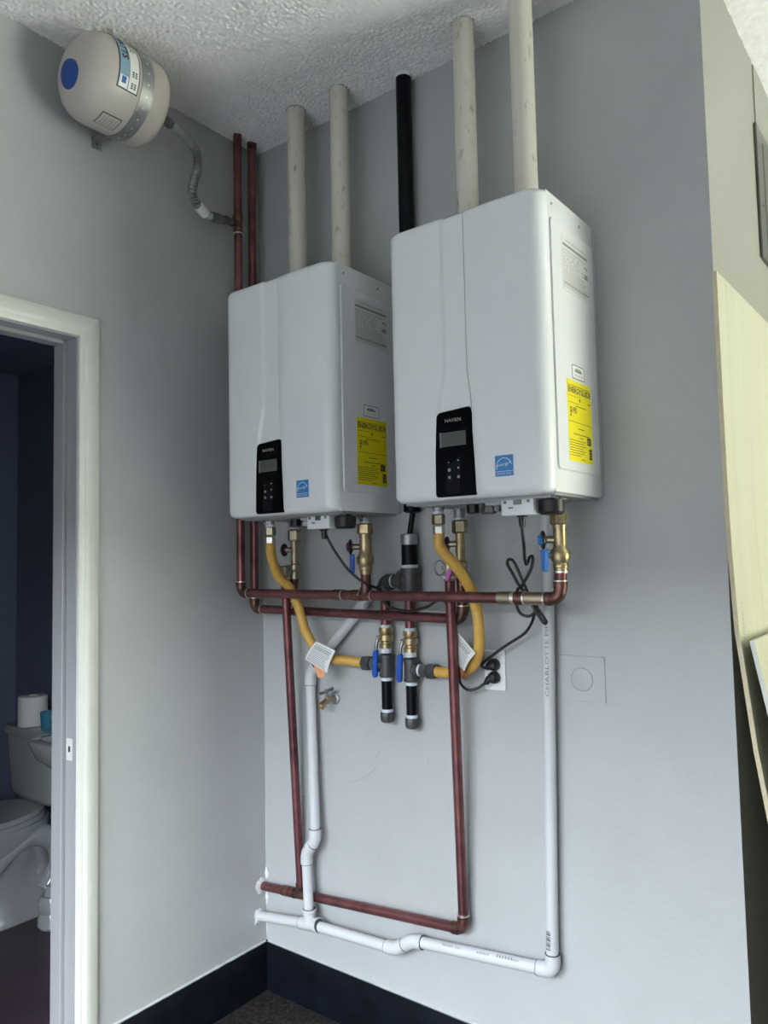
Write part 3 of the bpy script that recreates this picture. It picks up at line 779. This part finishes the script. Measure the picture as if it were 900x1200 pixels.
c3 = thing('relief_drain_pipe', (.19, -.06, .4), 'copper relief drain with two thin uprights and a sloping run near the floor', 'copper pipe')
D3t, D3b = V((.209, -.100, 1.392)), V((.187, -.036, .369)); D4t, D4b = V((.848, -.100, 1.392)), V((.822, -.034, .424))
W0 = V((.0, -.017, .344))
def onr(x): return W0.lerp(D4b, x/D4b.x)
D3b = onr(.187)
pipe('upright', D3b, D3t, CR*.98, 'copper', c3)
pipe('upright', D4b+V((0, -.001, .03)), D4t, CR*.98, 'copper', c3)
d3 = (D4b-W0).normalized(); up3 = (D3t-D3b).normalized()
pipe('run', W0, D4b-d3*.03, CR, 'copper', c3)
tee(D3b, -d3, d3, up3, CR, 'copperd', c3, leg=.036)
pipe('coupling', D3b-d3*.085, D3b-d3*.05, CR*1.14, 'copperd', c3)
pipe('solder_ring', D3b+d3*.037, D3b+d3*.042, CR*1.22, 'solder', c3)
pipe('solder_ring', D3b+d3*.047, D3b+d3*.050, CR*1.22, 'solder', c3)
elbow(D4b, -d3, (D4t-D4b), CR, 'copperd', c3, leg=.036, R=.026)
pipe('solder_ring', D4b+(D4t-D4b).normalized()*.040, D4b+(D4t-D4b).normalized()*.044, CR*1.22, 'solder', c3)

# ------------------------------------------------------------------ valves under the heaters
def cold_valve(x, zt, label, cap_dx):
    y = -.138
    t = thing('cold_shutoff_valve', (x, y, 1.41), label, 'valve', 'brass shut-off valves')
    MB().lathe((x, y, 1.412), (0, 0, 1), [(0, .0175), (.012, .0175), (.014, .0195), (.020, .0195), (.024, .0175), (.030, .0225), (.042, .0255), (.055, .0235), (.062, .0175), (.070, .0165), (.110, .0165), (.114, .018), (.120, .018)], 18).out('body', 'brass', t)
    hexnut((x, y, 1.530), (x, y, 1.562), .0235, 'brass', t, name='union_nut')
    pipe('nipple', (x, y, 1.560), (x, y, zt-.012), .0155, 'steel', t)
    pipe('thread_tape', (x, y, 1.563), (x, y, 1.568), .0165, 'tape', t)
    MB().cyl((x, y, 1.455), (x-.022, y-.016, 1.455), .008).out('valve_stem', 'dbrass', t)
    c = V((x-.027, y-.02, 1.458))
    MB().prism(round_poly([(-.012, -.042), (.006, -.042), (.012, -.004), (.012, .014), (-.014, .014), (-.015, -.008)], .006), c, (.8, -.6, 0), (0, 0, 1), (-.6, -.8, 0), .010, .003).out('lever', 'lblue' if x > 1 else 'blue', t)
    a = V((x, y, 1.494)); e = a+V((cap_dx, -.012, 0))
    MB().cyl(a, e, .0095).out('drain_port', 'dbrass', t)
    d = V((cap_dx, -.028, 0)).normalized()
    b_ = MB(); b_.tube([e+V((math.cos(q)*.019*d.y, -math.sin(0)*0+math.cos(q)*-.019*d.x, math.sin(q)*.019)) for q in [2*math.pi*i/20 for i in range(20)]], .0042, 8, closed=True)
    b_.out('cap_strap', 'rubber', t)
    MB().lathe(e-d*.006, d, [(0, .014), (.014, .0145), (.018, .011)], 14).out('drain_cap', 'lblue' if x > 1 else 'purple', t)
    return t
cold_valve(.580, HZ0+DZ, 'brass shut-off valve with a deep blue lever under the left water heater', -.046)
cold_valve(1.197, HZ0, 'brass shut-off valve with a pale blue lever under the right water heater', -.040)
def hot_valve(x, zt, label, cx, lever_side):
    y = -.068
    t = thing('hot_shutoff_valve', (x, y, 1.40), label, 'valve', 'brass shut-off valves')
    MB().lathe((x, y, 1.398), (0, 0, 1), [(0, .0175), (.014, .0175), (.016, .0145), (.024, .0135), (.030, .0185), (.046, .0185), (.050, .0135), (.130, .0130)], 18).out('body', 'brass' if x > .5 else 'dbrass', t)
    hexnut((x, y, 1.523), (x, y, 1.560), .0225, 'dbrass', t, name='union_nut')
    pipe('nipple', (x, y, 1.558), (x, y, zt-.012), .0155, 'steel', t)
    pipe('thread_tape', (x, y, 1.561), (x, y, 1.566), .0165, 'tape', t)
    a = V((x, y, 1.494)); e = a+V((-.036, -.012, 0)); d = (e-a).normalized()
    MB().cyl(a, e, .009).out('drain_port', 'dbrass', t)
    MB().tube([e+V((math.cos(q)*.018*d.y, -math.cos(q)*.018*d.x, math.sin(q)*.018)) for q in [2*math.pi*i/20 for i in range(20)]], .004, 8, closed=True).out('cap_strap', 'rubber', t)
    MB().lathe(e-d*.006, d, [(0, .0135), (.013, .014), (.017, .010)], 14).out('drain_cap', 'purple', t)
    # relief valve that feeds the copper drain below
    pr = MB(); pr.cyl((x, y, 1.436), (cx, -.1, 1.432), .010)
    pr.lathe((cx, -.1, 1.392), (0, 0, 1), [(0, .0175), (.010, .0175), (.012, .0135), (.030, .0155), (.046, .0155), (.050, .011)], 16)
    pr = pr.out('relief_valve', 'dbrass', t)
    pipe('thread_tape', (cx, -.1, 1.398), (cx, -.1, 1.404), .0180, 'tape', pr)
    MB().prism(rounded(-.007, -.022, .007, .014, .005), (cx+lever_side*.014, -.118, 1.414), (1, 0, 0), (lever_side*.35, 0, 1), (0, -1, 0), .008, .002).out('lever', 'pink' if x > .5 else 'purple', pr)
    cc = V((cx-.026, -.110, 1.428))
    MB().tube([cc+V((math.cos(q)*.016, 0, math.sin(q)*.020)) for q in [2*math.pi*i/18 for i in range(18)]], .0028, 8, closed=True).out('pull_ring', 'dsteel', pr)
    MB().cyl(cc+V((.008, 0, 0)), (cx, -.1, 1.428), .006).out('ring_pin', 'dbrass', pr)
    return t
hot_valve(.224, HZ0+DZ, 'brass valve with a dark red cap and relief valve under the left water heater', .209, -1)
hot_valve(.866, HZ0, 'brass valve with a magenta relief lever under the right water heater, behind the yellow hose', .848, 1)

# ------------------------------------------------------------------ white condensate drain
PY, PR = -.030, .0162
d = thing('condensate_drain', (.23, PY, .28), 'white plastic condensate drain pipe running down the wall and along above the baseboard', 'drain pipe')
def pv(a, b_, name='pipe'): return pipe(name, a, b_, PR, 'pvc', d)
JR = PR*1.18
def joint(p, dr, L=.0016): # dark glue line at a socket mouth
    p, dr = V(p), V(dr).normalized(); return pipe('glue_line', p, p+dr*L, PR*1.22, 'pvcl', d)
def belbow(P, d1, d2, leg=.040, R=.022):
    P = V(P); d1 = V(d1).normalized(); d2 = V(d2).normalized()
    MB().tube(bend_pts(P, d1, d2, leg, R), JR*1.03, 18).out('elbow', 'pvc', d)
    for q in (d1, d2): joint(P+q*leg, q)
pv((.482, PY, HZ0+DZ-.01), (.487, PY, 1.35))
belbow((.485, PY, 1.316), (.05, 0, 1), (-.71, 0, -.66), .036)
pv((.47, PY, 1.302), (.268, PY, 1.108))
belbow((.252, PY, 1.088), (.72, 0, .69), (0, 0, -1), .038)
pv((.251, PY, 1.06), (.281, -.050, .563))
belbow((.281, -.050, .561), (-.04, .03, 1), (-.66, -.08, -.72), .036)
belbow((.246, -.055, .521), (.66, .08, .72), (0, 0, -1), .036)
pv((.246, -.055, .50), (.254, -.055, .31))
T0 = V((0, -.034, .25)); T1 = V((.255, -.055, .298)); T2 = V((.592, -.046, .312)); T3 = V((.651, -.042, .351)); T4 = V((1.086, PY, .390))
pv(T0, T1); pv(T1, T2); pv(T3, T4)
dh = (T1-T0).normalized()
b = MB(); b.cyl(T1-dh*.040, T1+dh*.040, JR*1.03); b.cyl(T1, T1+V((-.001, 0, .046)), JR*1.03)
b.lathe(T1+V((-.001, 0, .036)), (0, 0, 1), [(0, JR*1.05), (.003, JR*1.2), (.010, JR*1.2), (.012, JR*1.0)]); b.lathe(T1+dh*.032, dh, [(0, JR*1.05), (.003, JR*1.2), (.010, JR*1.2), (.012, JR)])
b.out('tee', 'pvc', d)
joint(T1-dh*.041, dh); joint(T1+dh*.043, dh); joint(T1+V((-.001, 0, .047)), (0, 0, 1))
d23 = (T3-T2).normalized(); d12 = (T2-T1).normalized(); d34 = (T4-T3).normalized()
belbow(T2, -d12, d23, .034, .02); belbow(T3, -d23, d34, .034, .02)
belbow(T4, -d34, (0, 0, 1), .042, .024)
R0 = V((1.0845, PY, .41)); R1 = V((1.112, PY, 1.50))
pv(R0, R1)
MB().lathe(R1+V((0, 0, -.03)), (0, 0, 1), [(0, JR*1.1), (.04, JR*1.1)], 20).out('coupling', 'pvc', d)
joint(R1+V((0, 0, -.0315)), (0, 0, 1))
pv(R1+V((.001, 0, 0)), (1.114, PY, HZ0-.004))
# print on the upright and on the sloping run
b = MB(); vd = (R1-R0).normalized()
aq = math.radians(-52)                   # side of the pipe that faces the room
nd = V((math.cos(aq), math.sin(aq), 0)); sd = V((-nd.y, nd.x, 0))
o = R0.lerp(R1, (1.09-R0.z)/(R1.z-R0.z))
text_geo(b, 'CHARLOTTE PIPE', .009, o+nd*(PR+.0006)+sd*-.0045+V((0, 0, 0)), vd, -sd*-1 if False else -sd, .20)
b.out('lettering', 'inkg', d)
b = MB(); aq2 = math.radians(-100); nd2 = V((math.cos(aq2), math.sin(aq2), 0)); sd2 = V((-nd2.y, nd2.x, 0))
for i in range(11):
    z = .447+.0046*i; c = R0.lerp(R1, (z-R0.z)/(R1.z-R0.z))+nd2*(PR+.0006); h = (.0024, .0014, .003)[i % 3]
    b.quad([c-sd2*.0065, c+sd2*.0065, c+sd2*.0065+vd*h, c-sd2*.0065+vd*h])
b.out('bar_print', 'ink', d)
b = MB(); n3 = V((0, -.8, .6)).normalized(); s3 = d34.cross(n3)
for x, L, h in ((.76, .035, .006), (.80, .02, .004), (.87, .04, .005), (.93, .05, .007), (.975, .02, .004)):
    c = T3.lerp(T4, (x-T3.x)/(T4.x-T3.x))+n3*(PR+.0006)
    for i in range(6): b.quad([c+d34*(L*i/6), c+d34*(L*i/6+L*.09), c+d34*(L*i/6+L*.09)+s3*-h, c+d34*(L*i/6)+s3*-h])
b.out('lettering', 'inkg', d)

# ------------------------------------------------------------------ power cords and outlet
ot = thing('wall_outlet', (.9275, 0, 1.14), 'white wall outlet with two black plugs, right of the right gas hose', 'outlet')
MB().prism(rounded(.8945, 1.0845, .9615, 1.1955, .003), (0, -.0003, 0), (1, 0, 0), (0, 0, 1), (0, -1, 0), .0055, .0025).out('cover_plate', 'outlet', ot)
MB().prism(rounded(.911, 1.106, .945, 1.174, .002), (0, -.005, 0), (1, 0, 0), (0, 0, 1), (0, -1, 0), .0022, .0006).out('receptacle', 'outlet', ot)
b = MB()
for zc in (1.157, 1.123):
    b.box((.9215, -.0078, zc-.004), (.9235, -.0070, zc+.004)).box((.932, -.0078, zc-.0035), (.934, -.0070, zc+.0035))
b.out('slots', 'slot', ot)
for z in (1.187, 1.093): MB().lathe((.928, -.0056, z), (0, -1, 0), [(0, .003), (.001, .003), (.0014, .002)], 12).out('screw', 'outlet', ot)
def cord(label, pts, plug_z, r=.0040):
    t = thing('power_cord', pts[0], label, 'power cord', 'black power cords')
    P = [V(p) for p in pts]
    MB().tube(spline(P, 8), r, 10).out('cord', 'rubber', t, ang=80)
    # angled plug: flat face on the outlet, stem leaving down-left
    c = V((.932, -.0078, plug_z))
    pl = MB(); pl.lathe(c, (-.12, -1, 0), [(0, .0165), (.004, .0175), (.016, .0165), (.024, .012), (.026, .006)], 10)
    pl.tube([c+V((0, -.014, 0)), c+V((-.014, -.018, -.005)), P[-1]+V((.004, 0, .001)), P[-1]], lambda f, i: .0125-.007*f, 12)
    pl.out('plug', 'rubber', t)
    return t
cord('black power cord from the left water heater, looping to the lower outlet socket',
     [(.497, -.225, 1.558), (.500, -.220, 1.53), (.520, -.205, 1.482), (.560, -.19, 1.425), (.598, -.168, 1.388), (.612, -.142, 1.376), (.618, -.118, 1.366), (.616, -.113, 1.343), (.640, -.106, 1.316), (.705, -.10, 1.305), (.765, -.10, 1.317), (.800, -.10, 1.333), (.818, -.085, 1.336), (.812, -.05, 1.300), (.806, -.034, 1.25),
      (.815, -.034, 1.19), (.838, -.056, 1.156), (.847, -.063, 1.134), (.848, -.060, 1.108), (.862, -.046, 1.087), (.889, -.037, 1.092), (.910, -.030, 1.107)], 1.122)
b = MB(); b.tube(spline([(.797, -.028, 1.30), (.800, -.026, 1.25), (.806, -.026, 1.18)], 6), .0062, 10)
vb = b.out('velcro_strap', 'rubber'); tag(vb, 'black strap hanging behind the right thin copper upright', 'strap')
cord('black power cord from the right water heater, bundled and plugged into the upper outlet socket',
     [(1.140, -.225, 1.553), (1.137, -.22, 1.52), (1.130, -.20, 1.48), (1.108, -.155, 1.450), (1.092, -.115, 1.434), (1.098, -.108, 1.452), (1.108, -.110, 1.452), (1.104, -.112, 1.425), (1.082, -.108, 1.392), (1.066, -.104, 1.378), (1.044, -.103, 1.412), (1.030, -.102, 1.436), (1.036, -.102, 1.448), (1.050, -.102, 1.440), (1.068, -.100, 1.400), (1.092, -.097, 1.345),
      (1.124, -.097, 1.302), (1.134, -.099, 1.287), (1.128, -.104, 1.286), (1.108, -.108, 1.318), (1.082, -.109, 1.362), (1.062, -.107, 1.372), (1.052, -.102, 1.335), (1.060, -.094, 1.306), (1.082, -.088, 1.300), (1.100, -.084, 1.315), (1.098, -.078, 1.325), (1.084, -.066, 1.30), (1.066, -.05, 1.275), (1.040, -.042, 1.248), (.985, -.040, 1.215), (.935, -.042, 1.180), (.908, -.040, 1.160), (.909, -.034, 1.150), (.914, -.030, 1.149)], 1.157)

# blank cover over an old box, painted over
cp = thing('blank_wall_plate', (1.184, 0, 1.135), 'painted-over square blank plate with a round knockout on the wall', 'wall plate')
MB().prism(rounded(1.124, 1.077, 1.244, 1.194, .002), (0, -.0002, 0), (1, 0, 0), (0, 0, 1), (0, -1, 0), .0028, .001).out('plate', 'wall', cp)
MB().lathe((1.182, -.0028, 1.134), (0, -1, 0), [(0, .0285), (.0012, .0285), (.002, .0265)], 32).out('knockout', 'wall', cp)
b = MB(); b.tube([(1.182+.0295*math.cos(q), -.0028, 1.134+.0295*math.sin(q)) for q in [2*math.pi*i/40 for i in range(40)]], .0008, 6, closed=True).out('knockout_groove', 'inkg', cp)

# hose bib
hb = thing('hose_bib', (.330, 0, 1.01), 'small brass hose bib with a T handle on the wall under the left gas hose', 'faucet')
MB().lathe((.333, -.0005, 1.008), (0, -1, 0), [(0, .019), (.004, .018), (.006, .012), (.007, .009)], 22).out('flange', 'steel', hb)
MB().cyl((.333, 0, 1.008), (.333, -.040, 1.008), .0095).ball((.333, -.038, 1.008), .0125).tube(spline([(.333, -.038, 1.008), (.332, -.052, 1.003), (.331, -.062, .996)], 5), .0095).out('body', 'dbrass', hb)
MB().lathe((.331, -.060, .998), (-.02, -.66, -.5), [(0, .0120), (.011, .0130), (.013, .0105), (.006, .0085)], 16).out('spout', 'brass', hb)
b = MB(); b.cyl((.333, -.038, 1.01), (.332, -.043, 1.034), .0048).lathe((.3328, -.039, 1.016), (0, -.2, 1), [(0, .0082), (.007, .0082), (.009, .006)], 8); b.out('stem', 'dbrass', hb)
b = MB(); b.tube([(.303, -.040, 1.026), (.317, -.042, 1.031), (.332, -.043, 1.037), (.345, -.045, 1.042), (.361, -.045, 1.049)], lambda f, i: .0036+.0022*abs(f-.5)*2, 10).ball((.332, -.043, 1.037), .007); b.out('handle', 'dsteel', hb)

# ------------------------------------------------------------------ expansion tank on the left wall
TXc, TZ, TR = .143, 2.800, .1215
et = thing('expansion_tank', (TXc, -.66, TZ), 'beige expansion tank strapped high on the left wall under the ceiling', 'expansion tank')
prof = []
for k in range(9):
    a = math.pi/2*k/8; prof.append((-.085*math.cos(a)*.95, max(.002, TR*math.sin(a)**.75)))
prof = [(-.078, .0015), (-.0765, .03), (-.071, .058), (-.060, .083), (-.044, .103), (-.024, .116), (-.006, .1205), (.004, TR), (.150, TR), (.160, .1195), (.172, .110), (.184, .088), (.192, .05), (.194, .018)]
MB().lathe((TXc, -.752, TZ), (0, 1, 0), prof, 44).out('shell', 'tank', et, ang=50)
MB().lathe((TXc+.004, -.8245, TZ-.026), (.03, -1, -.22), [(-.006, .041), (.003, .039), (.007, .032), (.0095, .016), (.010, .002)], 20).out('valve_cap', 'capb', et)
pipe('nipple', (TXc, -.565, TZ), (TXc-.03, -.485, TZ+.012), .0135, 'dsteel', et)
def wrap(name, y0, y1, a0, a1, r, mt, parent, n=24, th=.0012):
    b_ = MB(); A, B = [], []
    for i in range(n+1):
        a = math.radians(a0+(a1-a0)*i/n)
        for lst, rr in ((A, r+th), (B, r)):
            lst.append([b_.bm.verts.new((TXc+rr*math.cos(a), y, TZ+rr*math.sin(a))) for y in (y0, y1)])
    for i in range(n):
        b_.bm.faces.new((A[i][0], A[i][1], A[i+1][1], A[i+1][0]))
        b_.bm.faces.new((A[i][0], A[i+1][0], B[i+1][0], B[i][0])); b_.bm.faces.new((A[i][1], B[i][1], B[i+1][1], A[i+1][1]))
    b_.bm.faces.new((A[0][0], B[0][0], B[0][1], A[0][1])); b_.bm.faces.new((A[n][0], A[n][1], B[n][1], B[n][0]))
    return b_.out(name, mt, parent, ang=40)
st = wrap('strap', -.680, -.642, -150, 150, TR+.0004, 'steel', et, 48, .0018)
b = MB()
for a in range(-130, 131, 15):
    q = math.radians(a); dv = V((math.cos(q), 0, math.sin(q))); b.lathe(V((TXc, -.661, TZ))+dv*(TR+.0018), dv, [(0, .0034), (.0008, .0034), (.0012, .0020)], 10)
b.out('strap_holes', 'solder', st)
bf = MB(); bf.box((.0005, -.672, 2.690), (.004, -.640, 2.722), .0008, 1); bf.box((.0005, -.672, 2.718), (.045, -.640, 2.721)); bf.out('strap_foot', 'steel', et)
MB().lathe((.004, -.656, 2.705), (1, 0, 0), [(0, .006), (.003, .006), (.004, .003)], 6).out('lag_bolt', 'dsteel', et)
# printed labels on the shell
def arc_text(mb, txt, y, a0, h, r, width_deg):
    """letters run round the shell from angle a0 downwards; capitals rise along +y"""
    tmp = MB(); text_geo(tmp, txt, h, (0, 0, 0), (1, 0, 0), (0, 1, 0), width_deg, .03)
    for f in tmp.bm.faces:
        vs = []
        for q in f.verts:
            a = math.radians(a0-q.co.x); vs.append(mb.bm.verts.new((TXc+r*math.cos(a), y+q.co.y, TZ+r*math.sin(a))))
        mb.bm.faces.new(vs)
    tmp.bm.free()
lb = wrap('product_label', -.752, -.688, -30, 84, TR+.0003, 'ink', et, 30, .0003)
wrap('label_field', -.749, -.720, -28.5, 82, TR+.0009, 'wattsb', lb, 30, .0003); wrap('label_field', -.719, -.691, -28.5, 82, TR+.0009, 'white', lb, 30, .0003)
wrap('label_field', -.747, -.722, -28, -14, TR+.0013, 'white', lb, 8, .0003); wrap('label_field', -.741, -.728, -23, -15, TR+.0017, 'blue', lb, 6, .0003)
b = MB(); arc_text(b, 'WATTS', -.742, 54, .019, TR+.0018, 46)
arc_text(b, 'PRESSURE', -.712, 50, .006, TR+.0018, 26); arc_text(b, 'TANK', -.702, 50, .006, TR+.0018, 26)
for a in (-4, -18):
    for y in (-.712, -.703): arc_text(b, 'III', y, a, .006, TR+.0018, 7)
b.out('lettering', 'ink', lb)
wl2 = wrap('data_plate', -.755, -.695, -90, -66, TR+.0003, 'ink', et, 8, .0003); wrap('plate_field', -.7525, -.6975, -89, -67.5, TR+.0009, 'tank', wl2, 8, .0003)
b = MB()
for k in range(5): arc_text(b, 'IIIIIIII', -.745+.009*k, -71, .004, TR+.0016, 15)
b.out('fine_print', 'inkg', wl2)

fc = thing('flex_connector', (.05, -.33, 2.75), 'corrugated steel connector from the expansion tank to the copper riser', 'connector')
fp = spline([(TXc-.031, -.482, TZ+.012), (.100, -.44, TZ+.018), (.082, -.385, TZ+.010), (.070, -.340, 2.79), (.064, -.330, 2.745), (.060, -.342, 2.70), (.058, -.348, 2.66), (.056, -.332, 2.628), (.052, -.300, 2.612), (.046, -.260, 2.612)], 14)
fp2 = [fp[0]]; carry = 0; step = .0018                 # even spacing, ribs 9 mm apart
for p_, q_ in zip(fp, fp[1:]):
    L_ = (q_-p_).length; d_ = step-carry
    while d_ <= L_:
        fp2.append(p_.lerp(q_, d_/L_)); d_ += step
    carry = L_-(d_-step)
MB().tube(fp2, lambda f, i: .0126+.0026*math.cos(i*2*math.pi/5), 12).out('hose', 'steel', fc, ang=50)
MB().cyl((.056, -.322, 2.622), (.0515, -.288, 2.608), .0165).out('crimp_band', 'paper', fc)
hexnut((.047, -.262, 2.612), (.044, -.212, 2.619), .0165, 'dsteel', fc); hexnut((TXc-.028, -.492, TZ+.0115), (TXc-.036, -.468, TZ+.0125), .0165, 'dsteel', fc)
MB().cyl((.044, -.214, 2.619), (.0415, -.166, 2.628), .0115).lathe((.0432, -.200, 2.622), (-.05, 1, .15), [(0, .0165), (.012, .0165), (.013, .0135), (.030, .0135)], 6).out('adapter', 'dsteel', fc)

# ------------------------------------------------------------------ sheets leaning on the side wall
def sheet(name, prof, y0, y1, th, label, mt, me, slope=0):
    t = thing(name, (prof[-1][0], y0, 0), label, 'board')
    P = [V((x, 0, z)) for x, z in prof]; b = MB(); rows = []
    for i, p in enumerate(P):
        tn = (P[min(i+1, len(P)-1)]-P[max(i-1, 0)]).normalized(); nn = V((-tn.z, 0, tn.x))
        if nn.x < 0: nn = -nn
        q = p+nn*th
        rows.append([b.bm.verts.new((v.x, y, v.z+slope*(y-y0))) for v, y in ((p, y0), (q, y0), (q, y1), (p, y1))])
    b.skin(rows); o = b.out('sheet', mt, t, ang=40)
    o.data.materials.append(M[me])
    for f in o.data.polygons:
        if abs(f.normal.y) > .8 or (f.normal.z > .8): f.material_index = 1
    return t
prof = [(1.5515, 2.113), (1.5515, 1.80), (1.552, 1.626), (1.5545, 1.448), (1.561, 1.273), (1.573, 1.159), (1.588, 1.01), (1.609, .861), (1.640, .68), (1.675, .48), (1.715, .25), (1.762, 0)]
pr2 = []
for (xa, za), (xb, zb) in zip(prof, prof[1:]):
    for k in range(3): pr2.append((xa+(xb-xa)*k/3, za+(zb-za)*k/3))
pr2.append(prof[-1])
s1 = sheet('underlayment_sheet', pr2, -.022, 1.18, .010, 'tall pale cream sheet bowed against the side wall, stamped along its edge', 'wood', 'woode', .02)
b = MB()
def on_sheet(z, y):
    for (xa, za), (xb, zb) in zip(pr2, pr2[1:]):
        if zb <= z <= za:
            t_ = (za-z)/(za-zb); return V((xa+(xb-xa)*t_+.0115, y, z)), V((xb-xa, 0, zb-za)).normalized()
for z, txt, wd in ((1.340, '2/ 07/2022 18:56', .16), (1.13, '1/2 .4.5.8 5.4 mm', .14)):
    p, dn = on_sheet(z, .012); text_geo(b, txt, .017, p, dn, (0, 1, 0), wd)
b.out('stamp', 'inkg', s1)
s2 = sheet('short_board', [(1.589, 1.252), (1.606, 1.16), (1.65, .92), (1.73, .48), (1.815, 0)], -.012, .75, .010, 'second pale board leaning in front of the tall sheet at the right edge', 'wood', 'trim', 0)

# electrical panel and duct above it
ep = thing('electrical_panel', (1.56, .7, 2.3), 'grey steel electrical panel cover high on the side wall', 'electrical panel')
MB().box((XW, .560, 2.33), (XW+.009, .95, 2.745), .002, 1).out('cover', 'panel', ep)
MB().box((XW+.009, .640, 2.37), (XW+.0105, .92, 2.71), .0007, 1).out('panel_door', 'panel', ep)
MB().lathe((XW+.009, .60, 2.50), (1, 0, 0), [(0, .004), (.002, .004), (.003, .002)], 10).out('screw', 'dsteel', ep)
dk = tag(MB().box((XW, .590, 2.746), (XW+.004, .90, CH-.012), .001, 1).out('cable_duct', 'sidew'), 'flat painted duct between the electrical panel and the ceiling', 'duct')

bpy.context.view_layer.update()
